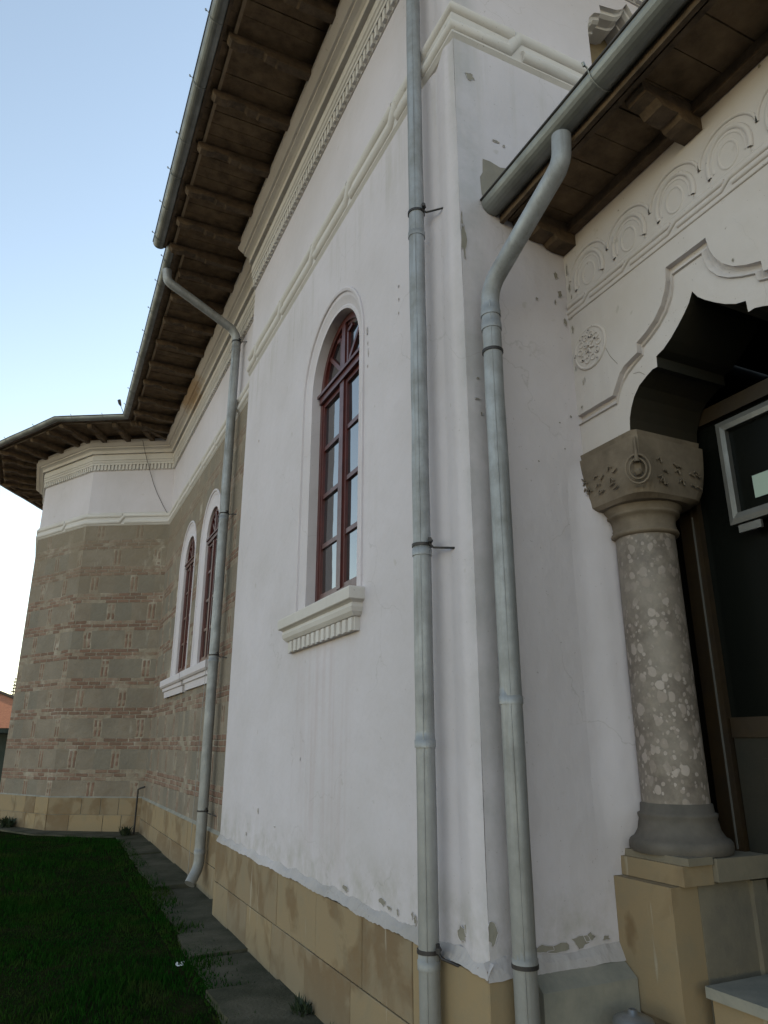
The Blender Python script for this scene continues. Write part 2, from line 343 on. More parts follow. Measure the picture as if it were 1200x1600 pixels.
# strip of worn paving round the apse foot
pr = [(1.96, 13.62), (.52, 14.42), (-.42, 15.95), (-.42, 16.1), (.6, 15.4), (1.96, 14.6)]
strip_poly = [(1.45, 13.62), (.25, 14.45), (-.78, 16.3), (-.78, 18.3), (-.3, 18.3), (-.3, 16.5), (.55, 15.1), (1.96, 14.3), (1.96, 13.62)][::-1]
m = len(strip_poly)
b.add([(x, y, gz(y)-.02) for x, y in strip_poly]+[(x, y, gz(y)+.022) for x, y in strip_poly], [tuple(range(m))[::-1], tuple(range(m, 2*m))]+[(q, (q+1) % m, m+(q+1) % m, m+q) for q in range(m)])
b.build('path', 'slab', kind='structure')
# grass blades
def blades(n, xr, yr, hmin, hmax):
    x = rng.uniform(*xr, n); y = rng.uniform(*yr, n)
    edge = 1.32+.035*(y-4)+.09*np.sin(y*2.3)+.05*np.sin(y*7.1+1)+rng.normal(0, .10, n)+.08*np.sin(y*17+3)*np.sin(y*5)
    edge = np.minimum(edge, np.where(y > 13.2, 1.45-(y-13.4)*1.2, 9)); edge = np.where(y > 15.6, -.85, edge)
    k = x < edge; return x[k], y[k], rng.uniform(hmin, hmax, k.sum())
P = [blades(75000, (-2.2, 1.6), (3.2, 9), .03, .065), blades(45000, (-3, 1.6), (9, 15.6), .035, .075), blades(26000, (-8, -2), (0, 20), .04, .08)]
X = np.concatenate([p[0] for p in P]); Y = np.concatenate([p[1] for p in P]); H = np.concatenate([p[2] for p in P])
pn = .6+.5*(np.sin(X*3.1+np.sin(Y*1.7)*2)*np.sin(Y*2.3+X)); H = H*np.clip(pn, .3, 1.35)
n = len(X); Z = .012*(np.clip(Y, -10, 22)-7.5)+.05
Z = Z+np.where((X > 1.2) & (Y < 13), .032, 0)
a = rng.uniform(0, 2*np.pi, n); wd = rng.uniform(.003, .006, n); ln = rng.uniform(.1, .7, n)*H; a2 = rng.uniform(0, 2*np.pi, n)
V = np.empty((n, 3, 3)); V[:, 0] = np.c_[X-np.cos(a)*wd, Y-np.sin(a)*wd, Z-.005]; V[:, 1] = np.c_[X+np.cos(a)*wd, Y+np.sin(a)*wd, Z-.005]
V[:, 2] = np.c_[X+np.cos(a2)*ln, Y+np.sin(a2)*ln, Z+H]
me = bpy.data.meshes.new('grass'); me.from_pydata(V.reshape(-1, 3).tolist(), [], np.arange(3*n).reshape(-1, 3).tolist())
at = me.attributes.new('tint', 'FLOAT', 'FACE'); at.data.foreach_set('value', rng.uniform(0, 1, n)); me.materials.append(M['grass'])
g = bpy.data.objects.new('grass', me); scene.collection.objects.link(g); g['kind'] = 'stuff'; g['label'] = 'short dark green lawn grass beside the church path'; g['category'] = 'grass'
# ---------------------------------------------------------------- the church
church = thing('church', 'white and brick banded orthodox church with deep wooden eaves and carved porch', 'church', loc=(0, 0, 0))
XA, XB, YW, YJ = 1.781, 1.94, 2.79, 7.5         # block wall, brick wall, west face, block end
AP = [(1.94, 14.1), (.46, 14.95), (-.41, 16.5), (-.41, 18.25), (.46, 19.8), (1.94, 20.65)]
FULL = [(9, YW), (XA, YW), (XA, YJ), (XB, YJ)]+AP+[(1.94, 27), (9, 27)]
def offset_path(path, d, closed=False):
    out = []; n = len(path)
    for i in range(n):
        p = Vector(path[i]); a = (p-Vector(path[i-1])).normalized() if i else None; c = (Vector(path[i+1])-p).normalized() if i < n-1 else None
        na = Vector((-a.y, a.x)) if a is not None else None; nc = Vector((-c.y, c.x)) if c is not None else None
        if na is None: q = p+nc*d
        elif nc is None: q = p+na*d
        else:
            m = na+nc; q = p+m*(d/(1+na.dot(nc)))
        out.append((q.x, q.y))
    return out
def run(b, path, prof, mi=0, flip=False, uv=True, smooth=False):
    offs = {}; cum = [0]
    for i in range(1, len(path)): cum.append(cum[-1]+math.dist(path[i], path[i-1]))
    for k in range(len(prof)-1):
        (d0, z0), (d1, z1) = prof[k], prof[k+1]
        A = offset_path(path, d0); B = offset_path(path, d1)
        for i in range(len(path)-1):
            V = [(*A[i], z0), (*A[i+1], z0), (*B[i+1], z1), (*B[i], z1)]
            u = [(cum[i], z0), (cum[i+1], z0), (cum[i+1], z1), (cum[i], z1)]
            b.add(V, [(3, 2, 1, 0) if not flip else (0, 1, 2, 3)], mi, smooth, u)
def arch_loop(c, r, z0, zs, n=24):
    L = [(c-r, z0)]+[(c-r*math.cos(math.pi*t/n), zs+r*math.sin(math.pi*t/n)) for t in range(n+1)]+[(c+r, z0)]
    return L
# windows (centre, spring z, ring outer r, opening r, bottom z, wall x)
WINS = [('w', 4.775, 4.42, .665, .51, 2.58, XA), ('n', 9.92, 4.44, .66, .41, 2.62, XB), ('f', 11.62, 4.44, .66, .41, 2.62, XB)]
# -- block white wall (side) : grid strip near the corner with soft flutes + panel
def flute(y):
    return .012*math.exp(-((y-3.03)/.045)**2)-.012*math.exp(-((y-2.89)/.05)**2)-.004*math.exp(-((y-3.2)/.05)**2)
b = MB(); ys = [2.79+.012*i for i in range(42)]; zs = list(np.linspace(.74, 7.5, 60))
V = [(XA+flute(y)*(1 if y > 2.80 else 0)+.0025*math.sin(z*3.1+y*7)*math.sin(z*1.3), y, z) for z in zs for y in ys]; nx = len(ys)
b.add(V, [(j*nx+i, (j+1)*nx+i, (j+1)*nx+i+1, j*nx+i+1) for j in range(len(zs)-1) for i in range(nx-1)], 0, True)
w = WINS[0]
b.poly([(ys[-1], .74), (YJ, .74), (YJ, 7.5), (ys[-1], 7.5)], [arch_loop(w[1], w[3], w[5]-.1, w[2])], lambda y, z: (XA, y, z), 0, flip=True)
b.add([(XA, YJ, .74), (XB+.1, YJ, .74), (XB+.1, YJ, 7.5), (XA, YJ, 7.5)], [(0, 1, 2, 3)], 0)   # return at block end
# west face with the niche window opening
WC = 3.32
NH = [(0, 6.88), (-.05, 6.80), (-.11, 6.755), (-.18, 6.735), (-.28, 6.71), (-.275, 6.63), (-.34, 6.60), (-.39, 6.53), (-.415, 6.44), (-.42, 6.34), (-.42, 5.90)]
niche = [(WC+x, z) for x, z in NH[::-1]]+[(WC-x, z) for x, z in NH[1:]]
b.poly([(XA+.0, .74), (8.9, .74), (8.9, 7.5), (XA, 7.5)], [niche], lambda x, z: (x, YW, z), 0)
# chips where the limewash has come off
CK = [0]
def chip(b, fn, cu, cz, ru, rz, mi=1, n=14, rot=0):
    L = []; CK[0] += 1; f0 = fn; dd = .00035*(CK[0] % 6)
    fn = (lambda u, v: (f0(u, v)[0]-dd, f0(u, v)[1]-dd, f0(u, v)[2]))
    for i in range(n):
        a = 2*math.pi*i/n; q = random.uniform(.55, 1.1); u, v = math.cos(a)*q*ru, math.sin(a)*q*rz
        L.append((cu+u*math.cos(rot)-v*math.sin(rot), cz+u*math.sin(rot)+v*math.cos(rot)))
    b.add([fn(*p) for p in L], [tuple(range(n))], mi)
    if max(ru, rz) > .011: b.tube([fn(*p) for p in L+L[:1]], .0016, 4, 0, cap=False)
side = lambda y, z: (XA-.0018, y, z)
def sidec(*a, **k): chip(b, side, *a, **k)
for (y, z, ru, rz) in [(3.80, .815, .05, .018), (3.72, .80, .03, .012), (3.62, .80, .015, .02), (4.31, .80, .045, .018), (3.43, .80, .02, .025), (3.46, .815, .012, .02), (3.0, .83, .045, .03), (2.96, .855, .018, .025),
                       (6.22, 1.08, .02, .03), (6.55, .87, .02, .02), (4.06, 4.38, .010, .035), (4.05, 4.28, .008, .02), (4.04, 4.20, .010, .035), (4.05, 4.10, .007, .012), (3.35, 4.55, .03, .08), (3.56, 4.43, .008, .014), (3.56, 4.33, .008, .012), (3.56, 4.23, .008, .012),
                       (2.86, 3.55, .006, .02), (5.2, 1.5, .008, .015), (5.75, 1.0, .02, .006), (6.9, 4.66, .015, .015)]:
    sidec(y, z, ru, rz)
west = lambda x, z: (x, YW-.0022, z)
b.add([west(*p) for p in [(1.93, 4.60), (1.925, 4.72), (1.945, 4.76), (1.95, 4.86), (2.0, 4.862), (2.07, 4.845), (2.13, 4.86), (2.2, 4.83), (2.2, 4.5), (1.97, 4.5)]], [tuple(range(10))[::-1]][:1], 1)
for f in [-1]: b.f[f] = b.f[f][::-1]
for (x, z, ru, rz) in [(1.80, 4.24, .022, .13), (1.79, 4.38, .008, .06), (1.885, 5.46, .04, .03), (2.05, 5.03, .03, .01), (2.11, 5.02, .012, .012), (1.80, .87, .025, .06), (2.05, .79, .05, .02), (2.12, .785, .07, .022), (2.24, .80, .05, .028), (2.29, .81, .035, .022), (2.38, .80, .025, .012),
                       (1.85, 3.4, .012, .008), (1.84, 3.28, .02, .006), (1.862, 3.2, .009, .012), (2.2, 3.0, .006, .006), (2.42, 4.2, .02, .03), (2.44, 4.08, .02, .03), (2.46, 3.9, .015, .03), (2.44, 3.3, .008, .01), (2.36, 3.25, .006, .006), (1.97, 3.55, .006, .006), (2.27, 4.0, .012, .012), (2.4, 4.02, .01, .02), (2.38, 3.1, .005, .005)]:
    chip(b, lambda x, z: (x, YW-.002, z), x, z, ru, rz)
b.build('plaster_wall', ['white', 'bare'], church, label='white limewashed wall with flaking patches')
# -- brick wall + apse, white frieze above
b = MB(); holes = [arch_loop(w[1], w[3], w[5]-.1, w[2]) for w in WINS[1:]]
b.poly([(YJ, .68), (14.1, .68), (14.1, 5.80), (YJ, 5.80)], holes, lambda y, z: (XB, y, z), 0, uvf=lambda y, z: (14.1-y+.1, z), flip=True)
cum = 0
for i in range(5):
    p, q = AP[i], AP[i+1]; L = math.dist(p, q)
    b.add([(*p, .68), (*q, .68), (*q, 5.8), (*p, 5.8)], [(3, 2, 1, 0)], 0, uvs=[(cum, .68), (cum+L, .68), (cum+L, 5.8), (cum, 5.8)]); cum += L
b.add([(1.94, 20.65, .68), (1.94, 27, .68), (1.94, 27, 5.8), (1.94, 20.65, 5.8)], [(3, 2, 1, 0)], 0, uvs=[(cum, .68), (cum+6, .68), (cum+6, 5.8), (cum, 5.8)])
b.build('brick_wall', 'masonry', church, label='grey stone wall banded with red brick courses')
b = MB(); run(b, [(XB, YJ)]+AP+[(1.94, 27), (9, 27)], [(0, 5.80), (0, 7.5)]); 
b.build('frieze', 'white', church, label='plain white frieze band above the brickwork')
# -- plinth blocks
def plinth_seg(b, p, q, out, ztop, joints_top, joints_bot, zmid=.37):
    p = Vector(p); q = Vector(q); d = (q-p).normalized(); nrm = Vector((-d.y, d.x)); L = (q-p).length
    for (z0, z1, js) in ((-.15, zmid-.003, joints_bot), (zmid+.003, ztop, joints_top)):
        js = [0]+[j for j in js if .05 < j < L-.05]+[L]
        for i in range(len(js)-1):
            a, c = js[i]+(.0045 if i else 0), js[i+1]-(.0045 if i < len(js)-2 else 0); o = out+random.uniform(-.002, .003)
            P0, P1 = p+d*a+nrm*o, p+d*c+nrm*o; Q0, Q1 = p+d*a-nrm*.06, p+d*c-nrm*.06
            ch = .004
            V = []
            for (u0, u1, dep, za, zb) in ((a, c, o-ch, z0, z1), (a+ch, c-ch, o, z0+ch, z1-ch)):
                for (u, z) in ((u0, za), (u1, za), (u1, zb), (u0, zb)):
                    t = p+d*u+nrm*dep; V.append((t.x, t.y, z))
            for (u, z) in ((a, z0), (c, z0), (c, z1), (a, z1)):
                t = p+d*u-nrm*.08; V.append((t.x, t.y, z))
            b.add(V, [(7, 6, 5, 4)]+[(i_, 4+i_, 4+(i_+1) % 4, (i_+1) % 4)[::1] for i_ in range(4)]+[(8+i_, i_, (i_+1) % 4, 8+(i_+1) % 4) for i_ in range(4)], tint=random.random())
    # dark mortar backing
    t0, t1 = p+nrm*(out-.012), q+nrm*(out-.012)
    b.add([(t0.x, t0.y, -.15), (t1.x, t1.y, -.15), (t1.x, t1.y, ztop-.005), (t0.x, t0.y, ztop-.005)], [(3, 2, 1, 0)], 1)
b = MB(); PO = .026
OP = offset_path(FULL, 0)
yj = lambda L: [y-YW for y in L]
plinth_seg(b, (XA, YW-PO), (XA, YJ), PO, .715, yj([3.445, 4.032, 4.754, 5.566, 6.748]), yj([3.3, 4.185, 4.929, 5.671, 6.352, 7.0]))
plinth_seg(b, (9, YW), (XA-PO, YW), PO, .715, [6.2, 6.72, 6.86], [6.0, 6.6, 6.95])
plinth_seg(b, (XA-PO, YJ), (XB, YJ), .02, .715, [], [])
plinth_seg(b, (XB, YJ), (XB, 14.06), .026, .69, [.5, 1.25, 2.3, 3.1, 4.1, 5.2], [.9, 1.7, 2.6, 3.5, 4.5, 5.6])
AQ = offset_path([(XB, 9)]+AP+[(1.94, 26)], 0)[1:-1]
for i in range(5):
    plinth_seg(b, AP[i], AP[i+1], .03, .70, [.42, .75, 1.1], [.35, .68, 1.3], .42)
# sloping top bed
run(b, [(XB, YJ+.05)]+AP, [(.028, .69), (.0, .72)], 1)
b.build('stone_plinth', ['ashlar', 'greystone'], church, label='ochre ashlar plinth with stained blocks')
# mortar skirt of plaster spread over the plinth top
b = MB()
def skirt(b, pts, nrm, zt, zb, out, seg=.03):
    p, q = Vector(pts[0]), Vector(pts[1]); L = (q-p).length; n = int(L/seg); nr = Vector(nrm); A, B, Cc = [], [], []
    sN = 0
    for i in range(n+1):
        t = p+(q-p)*i/n; sN = .7*sN+random.uniform(-1, 1)*.5
        A.append((*(t+nr*.0005), zt+.008*math.sin(i*.31)+.008*sN)); B.append((*(t+nr*(out*.6)), (zt+zb)/2+.004*sN)); Cc.append((*(t+nr*(out+.003*abs(sN))), zb+.008*sN-.003*math.sin(i*.17)))
    b.strip(A, B, smooth=True); b.strip(B, Cc, smooth=True)
    b.strip(Cc, [(x-nr.x*.03, y-nr.y*.03, z) for x, y, z in Cc])
skirt(b, [(XA, YJ+.01), (XA, YW-.03)], (-1, 0), .77, .718, .034, .018)
skirt(b, [(XA-.03, YW), (2.49, YW)], (0, -1), .775, .712, .034)
for q in range(len(b.f)): pass
b.build('mortar_skirt', 'skirt', church, label='rough whitish mortar skirt smeared over the plinth top')
# -- cornice
CP = [(0, 6.915), (.012, 6.915), (.012, 7.035), (.045, 7.035), (.045, 7.075), (.055, 7.08), (.062, 7.10), (.055, 7.12), (.05, 7.125), (.065, 7.135), (.065, 7.225), (.05, 7.23), (.05, 7.262), (.10, 7.262), (.10, 7.325), (.105, 7.33), (.125, 7.345), (.15, 7.355), (.165, 7.36), (.165, 7.385), (.19, 7.39), (.235, 7.425), (.25, 7.44), (.25, 7.50), (0, 7.50)]
b = MB()
CPATH = [(9, YW), (XA, YW), (XA, YJ)]
run(b, CPATH, CP); 
# end of block cornice (return)
b.add([(XA-d, YJ, z) for d, z in CP], [tuple(range(len(CP)))])
run(b, [(XB, YJ-.25)]+AP+[(1.94, 27), (9, 27)], [(d, z+.0) for d, z in CP])
def teeth(b, p, q, L0=.0, pitch=.075, wd=.045):
    p = Vector(p); q = Vector(q); d = (q-p).normalized(); n = Vector((-d.y, d.x)); L = (q-p).length; t = L0
    while t+wd < L:
        P = [p+d*t, p+d*(t+wd)]; V = []
        for z in (6.925, 7.034):
            for pt, o in ((P[0], .01), (P[1], .01), (P[1], .040), (P[0], .040)):
                x = pt+n*o; V.append((x.x, x.y, z))
        b.add(V, [(0, 1, 2, 3), (7, 6, 5, 4), (0, 4, 5, 1), (1, 5, 6, 2), (2, 6, 7, 3), (3, 7, 4, 0)]); t += pitch
teeth(b, (6, YW), (XA, YW)); teeth(b, (XA, YW), (XA, YJ)); teeth(b, (XB, YJ), (XB, 14.1))
for i in range(4): teeth(b, AP[i], AP[i+1])
b.build('cornice', 'trim', church, label='cream moulded cornice with dentils under the eaves')
# -- string course: two rolls swapping places
def rolls(b, path, swaps, zu, zl, r, emb=0., sw=.09, seg=10):
    # path polyline in plan; swaps = distances along it where the upper roll ducks down to become the lower
    off = offset_path(path, emb); cum = [0]
    for i in range(1, len(off)): cum.append(cum[-1]+math.dist(off[i], off[i-1]))
    def at(s):
        for i in range(len(off)-1):
            if s <= cum[i+1] or i == len(off)-2:
                t = (s-cum[i])/(cum[i+1]-cum[i]); return (off[i][0]+(off[i+1][0]-off[i][0])*t, off[i][1]+(off[i+1][1]-off[i][1])*t)
    ends = [0]+sorted(swaps)+[cum[-1]]
    for i in range(len(ends)-1):
        a, c = ends[i], ends[i+1]; corners = [x for x in cum[1:-1]]
        # upper roll runs a+sw .. c, then ducks to the lower roll from c+sw to next
        P = [(*at(s), zu) for s in [a+(0 if i == 0 else sw*.35)]+[x for x in corners if a+sw < x < c]+[c-sw*.15]]
        if i < len(ends)-2:
            nxt = ends[i+2]; P += [(*at(c+sw*.85), zl)]+[(*at(s), zl) for s in [x for x in corners if c+sw < x < nxt]+[nxt-sw*.35 if i+1 < len(ends)-2 else nxt]]
        b.tube(P, r, seg)
        if i == 0: b.tube([(*at(s), zl) for s in [a]+[x for x in corners if a < x < c]+[c-sw*.35]], r, seg)
b = MB()
rolls(b, [(8.9, YW), (XA, YW), (XA, YJ-.02)], [8.9-5.2, 8.9-4.2, 8.9-3.2, 8.9-2.25]+[7.119+y-YW for y in (3.55, 4.39, 5.23, 6.2, 7.12)], 5.945, 5.80, .052)
rolls(b, [(XB, YJ)]+AP+[(1.94, 26)], [1.15, 2.4, 3.3, 4.35, 5.4, 6.6+.95, 8.3+.75, 10.9, 12.6], 5.945, 5.815, .048)
run(b, [(8.9, YW), (XA, YW), (XA, YJ)], [(-.03, 5.71), (.0, 5.72), (.02, 5.745), (.02, 6.0), (0, 6.03)])
run(b, [(XB, YJ)]+AP+[(1.94, 26)], [(0, 5.745), (.018, 5.762), (.018, 6.0), (0, 6.02)])
b.build('string_course', 'trim', church, label='double roll string course crossing itself at intervals')
# -- arched windows
def arched_window(c, zs, ro, ri, zb, wx, name_label, frame_x):
    wgrp = group_part('arched_window', church, name_label)
    b = MB(); n = 24; LP = lambda r, z0: arch_loop(c, r, z0, zs, n)
    prof = [(ro, wx-.012), (ro-.012, wx-.016), (ro-.03, wx-.010), (ro-.035, wx+.004), (ro-.06, wx+.006), (ro-.085, wx+.018), (ri+.035, wx+.032), (ri+.02, wx+.024), (ri, wx+.026), (ri, frame_x+.05)]
    loops = [[(wx, y, z) for y, z in LP(ro+.001, zb-.1)]]+[[(x, y, z) for y, z in LP(r, zb-.1)] for r, x in prof]
    for i in range(len(loops)-1): b.strip(loops[i], loops[i+1], smooth=True)
    b.build('surround', 'white', wgrp)
    # frame
    def bar(b, pts, wdt, x0, x1):
        # bar along polyline in (y,z) plane, rectangular section
        for (a, q) in zip(pts[:-1], pts[1:]):
            a = Vector(a); q = Vector(q); d = (q-a).normalized(); nn = Vector((-d.y, d.x))*wdt/2
            L = [a-nn, q-nn, q+nn, a+nn]
            V = [(x0, p.x, p.y) for p in L]+[(x1, p.x, p.y) for p in L]
            b.add(V, [(0, 1, 2, 3), (7, 6, 5, 4), (0, 4, 5, 1), (1, 5, 6, 2), (2, 6, 7, 3), (3, 7, 4, 0)])
    b = MB(); fx = frame_x
    A = arch_loop(c, ri, zb-.02, zs, n); B = arch_loop(c, ri-.055, zb-.02, zs, n); Cc = arch_loop(c, ri-.075, zb-.02, zs, n)
    b.strip([(fx, y, z) for y, z in A], [(fx, y, z) for y, z in B]); b.strip([(fx, y, z) for y, z in B], [(fx+.02, y, z) for y, z in B])
    b.strip([(fx+.02, y, z) for y, z in B], [(fx+.02, y, z) for y, z in Cc]); b.strip([(fx+.02, y, z) for y, z in Cc], [(fx+.07, y, z) for y, z in Cc])
    rr = ri-.05; zt = zs-.03
    b.box(fx-.004, fx+.07, c-rr, c+rr, zb+.0, zb+.09)
    b.box(fx-.022, fx+.07, c-rr-.02, c+rr+.02, zt-.035, zt+.035); b.box(fx-.04, fx+.0, c-rr-.03, c+rr+.03, zt+.02, zt+.045)
    b.box(fx-.010, fx+.068, c-.04, c+.04, zb+.091, zt-.036); b.box(fx-.003, fx+.068, c-.035, c+.035, zt+.046, zs+ri-.06)
    hh = (zt-.04-(zb+.09))/4
    for sgn in (-1, 1):
        y0, y1 = (c-rr, c-.04) if sgn < 0 else (c+.04, c+rr)
        b.box(fx+.006, fx+.064, y0-.0, y0+.035, zb+.092, zt-.037); b.box(fx+.006, fx+.064, y1-.035, y1, zb+.092, zt-.037)
        for i in range(1, 4):
            z = zb+.09+hh*i; b.box(fx+.012, fx+.060, y0+.036, y1-.036, z-.018, z+.018)
        b.box(fx+.007, fx+.06, y0+.036, y1-.036, zt-.075, zt-.037); b.box(fx+.007, fx+.06, y0+.036, y1-.036, zb+.092, zb+.125)
        bar(b, [(c+sgn*.02, zt+.06), (c+sgn*(ri-.05)*.74, zs+(ri-.05)*.70)], .035, fx+.01, fx+.06)
        bar(b, [(c+sgn*.07, zt+.09), (c+sgn*.07, zs+ri-.15), (c+sgn*.16, zs+ri-.13)], .03, fx+.006, fx+.061)
        bar(b, [(c+sgn*.06, zt+.07), (c+sgn*(ri-.1), zt+.07)], .03, fx+.0065, fx+.0615)
    b.build('frame', 'redwood', wgrp)
    # panes, one glazed light per opening
    for sgn in (-1, 1):
        y0, y1 = (c-rr+.02, c-.05) if sgn < 0 else (c+.05, c+rr-.02)
        b = MB()
        for i in range(4):
            z0 = zb+.1+hh*i; t = random.uniform(-.003, .003); t2 = random.uniform(-.003, .003)
            b.add([(fx+.028+t, y0, z0), (fx+.028-t, y1, z0), (fx+.028-t+t2, y1, z0+hh-.005), (fx+.028+t+t2, y0, z0+hh-.005)], [(0, 3, 2, 1)])
        b.build('pane', 'glass', wgrp)
    b = MB(); F = arch_loop(c, ri-.06, zt+.01, zs, n)
    b.add([(fx+.029, y, z) for y, z in F], [tuple(range(len(F)))])
    b.build('pane', 'glass', wgrp)
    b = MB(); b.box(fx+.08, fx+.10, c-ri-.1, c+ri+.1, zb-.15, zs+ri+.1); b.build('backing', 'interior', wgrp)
    return wgrp
def sill(parent, y0, y1, wx, zt, dent=True, kink=None, mat='trim'):
    b = MB()
    P = [(-.02, zt-.265), (.035-.105, zt-.265), (.035-.105, zt-.18), (.05-.105, zt-.175), (.07-.105, zt-.15), (.078-.105, zt-.12), (.07-.105, zt-.095), (.085-.105, zt-.085), (.10-.105, zt-.08), (.0, zt-.075), (.002, zt-.01), (0, zt), (-.13, zt+.03)] if dent else \
        [(-.02, zt-.27), (.03-.105, zt-.27), (.04-.105, zt-.18), (.06-.105, zt-.17), (.065-.105, zt-.12), (.085-.105, zt-.115), (.0, zt-.09), (.0, zt-.01), (-.005, zt), (-.13, zt+.03)]
    P[0] = (-.12, P[0][1])
    segs = [(y0, y1, 0)] if kink is None else [(y0, kink, 0.0), (kink, y1, .012)]
    X = wx-.105
    for a, c, o in segs:
        run(b, [(wx+.03, a), (X, a), (X, c), (wx+.03, c)], [(d+o, z-o) for d, z in P])
    if dent:
        y = y0+.09
        while y < y1-.13:
            b.box(wx-.050, wx-.028, y, y+.055, zt-.263, zt-.182); y += .1
    return b.build('sill', mat, parent)
w0 = arched_window(WINS[0][1], WINS[0][2], WINS[0][3], WINS[0][4], WINS[0][5], XA, 'tall arched window with dark red frame in the white wall', 1.885)
sill(w0, 4.07, 5.56, XA, 2.545)
w1 = arched_window(*WINS[1][1:6], XB, 'arched red framed window in the brick wall, nearer of the pair', 2.0)
w2 = arched_window(*WINS[2][1:6], XB, 'arched red framed window in the brick wall, farther of the pair', 2.0)
sill(w1, 9.1, 12.58, XB, 2.60, False, kink=10.83, mat='white')
# -- niche window in the west face above the porch
nw = group_part('niche_window', church, 'ornate ochre niche opening above the porch roof')
b = MB(); lv = [(1.0, YW-.001), (1.0, YW+.03), (.955, YW+.035), (.93, YW+.06), (.93, YW+.12), (.90, YW+.125), (.90, YW+.26)]
zc = 6.2
LO = [[(WC+(x-WC)*s, y, zc+(z-zc)*s if z > 5.95 else z) for x, z in niche] for s, y in lv]
for i in range(len(LO)-1): b.strip(LO[i+1], LO[i])
b.build('surround', 'trim', nw)
b = MB(); b.add([(2.8, YW+.25, 5.85), (3.9, YW+.25, 5.85), (3.9, YW+.25, 7.0), (2.8, YW+.25, 7.0)], [(0, 1, 2, 3)]); b.build('panel', 'ochrewin', nw)
b = MB(); b.tube([(2.88, YW+.15, 6.22), (3.76, YW+.15, 6.22)], .028, 10); b.build('crossbar', 'zinc', nw)
# -- main roof, soffit, rafters, gutters
ZS = 7.585
b = MB()
XG1, XG2 = .735, .875        # soffit outer edge
def soff(b, poly, z): b.add([(x, y, z) for x, y in poly], [tuple(range(len(poly)))])
def plank_soffit(b, p, q, depth, z, pitch=.155, gap=.006, mi=0, skew=None):
    """boards laid at right angles to the wall line p->q, from the wall outwards"""
    p = Vector(p); q = Vector(q); d = (q-p).normalized(); n = Vector((-d.y, d.x)); L = (q-p).length; t = 0
    while t < L-.01:
        e = min(t+pitch-gap, L); dz = random.uniform(-.004, .003)
        V = []
        for zz in (z+dz, z+.02):
            for (s, o) in ((t, -.05), (e, -.05), (e, depth), (t, depth)):
                pt = p+d*s+n*o; V.append((pt.x, pt.y, zz))
        b.add(V, [(0, 1, 2, 3), (7, 6, 5, 4), (0, 4, 5, 1), (1, 5, 6, 2), (2, 6, 7, 3), (3, 7, 4, 0)], mi); t += pitch
plank_soffit(b, (XA, 1.7), (XA, 8.0), XA-XG1, ZS)
plank_soffit(b, (8.9, YW), (.75, YW), 1.05, ZS+.03)
plank_soffit(b, (XB, 8.0), (XB, 13.5), XB-XG2, ZS)
EV = offset_path([(XB, 9)]+AP+[(1.94, 26)], 1.03)
sl = offset_path([(XB, 9)]+AP+[(1.94, 26)], -.1)
for i in range(len(EV)-1):
    if i == 0: soff(b, [(XB+.1, 13.4), sl[1], EV[1], (EV[1][0], 13.4)], ZS+.012)
    else: soff(b, [sl[i], sl[i+1], EV[i+1], EV[i]], ZS+.012)
b.build('soffit', 'board', church, label='dark stained boarded soffit under the main eaves')
# fascia strips
b = MB()
def vstrip(b, pts, z0, z1, th, mi=0):
    A = offset_path(pts, 0); B = offset_path(pts, th)
    for i in range(len(pts)-1):
        V = [(*A[i], z0), (*A[i+1], z0), (*B[i+1], z0), (*B[i], z0), (*A[i], z1), (*A[i+1], z1), (*B[i+1], z1), (*B[i], z1)]
        b.add(V, [(0, 3, 2, 1), (4, 5, 6, 7), (0, 1, 5, 4), (1, 2, 6, 5), (2, 3, 7, 6), (3, 0, 4, 7)], mi)
vstrip(b, [(9, YW-1.06), (XG1, YW-1.06), (XG1, 8.02)], 7.545, 7.68, .03, 0); vstrip(b, [(9, YW-1.03), (XG1+.10, YW-1.03), (XG1+.10, 8.0)], 7.555, 7.582, .03, 1)
G2P = [(XG2, 8.03), (XG2+.08, 13.53)]+EV[2:]
G2P[1] = (XG2+.055, 13.50)
vstrip(b, G2P, 7.545, 7.68, .03, 0)
E2 = offset_path(G2P, -.10); vstrip(b, E2, 7.553, 7.580, .03, 1)
b.build('fascia', ['wood', 'lip'], church, label='thin timber fascia edging the eaves')
def rafter(base, dirn, length, z=7.44, wd=.085, parent=church, h=.12):
    b = MB(); d = Vector(dirn).normalized(); s = Vector((-d.y, d.x))*wd/2; p = Vector(base)
    pr = [(-.1, z), (length*.38, z), (length*.40, z+.012), (length*.50, z+.020), (length*.53, z+.045), (length*.68, z+.05), (length*.72, z+.028), (length*.78, z+.02), (length*.84, z+.032), (length*.87, z+.06), (length*.88, z+.115), (-.1, z+.115)]
    A = [(*(p+d*u-s), zz) for u, zz in pr]; B = [(*(p+d*u+s), zz) for u, zz in pr]; n = len(pr)
    b.add(A+B, [tuple(range(n)), tuple(range(n, 2*n))[::-1]]+[(i, n+i, n+(i+1) % n, (i+1) % n) for i in range(n)])
    return b.build('rafter', 'wood', parent)
for y in (2.35, 3.0, 3.6, 4.25, 4.86, 5.49, 6.18, 6.85, 7.41, 7.93): rafter((XA-.2+.0, y), (-1, 0), .93)
for y in (8.40, 8.98, 9.62, 10.30, 11.03, 11.72, 12.42, 13.02, 13.55): rafter((XB-.2, y), (-1, 0), .90)
for x in (2.4, 3.05, 3.7, 4.4): rafter((x, YW-.2), (0, -1), .9)
rafter((XA-.15, YW-.15), (-1, -1), 1.25)
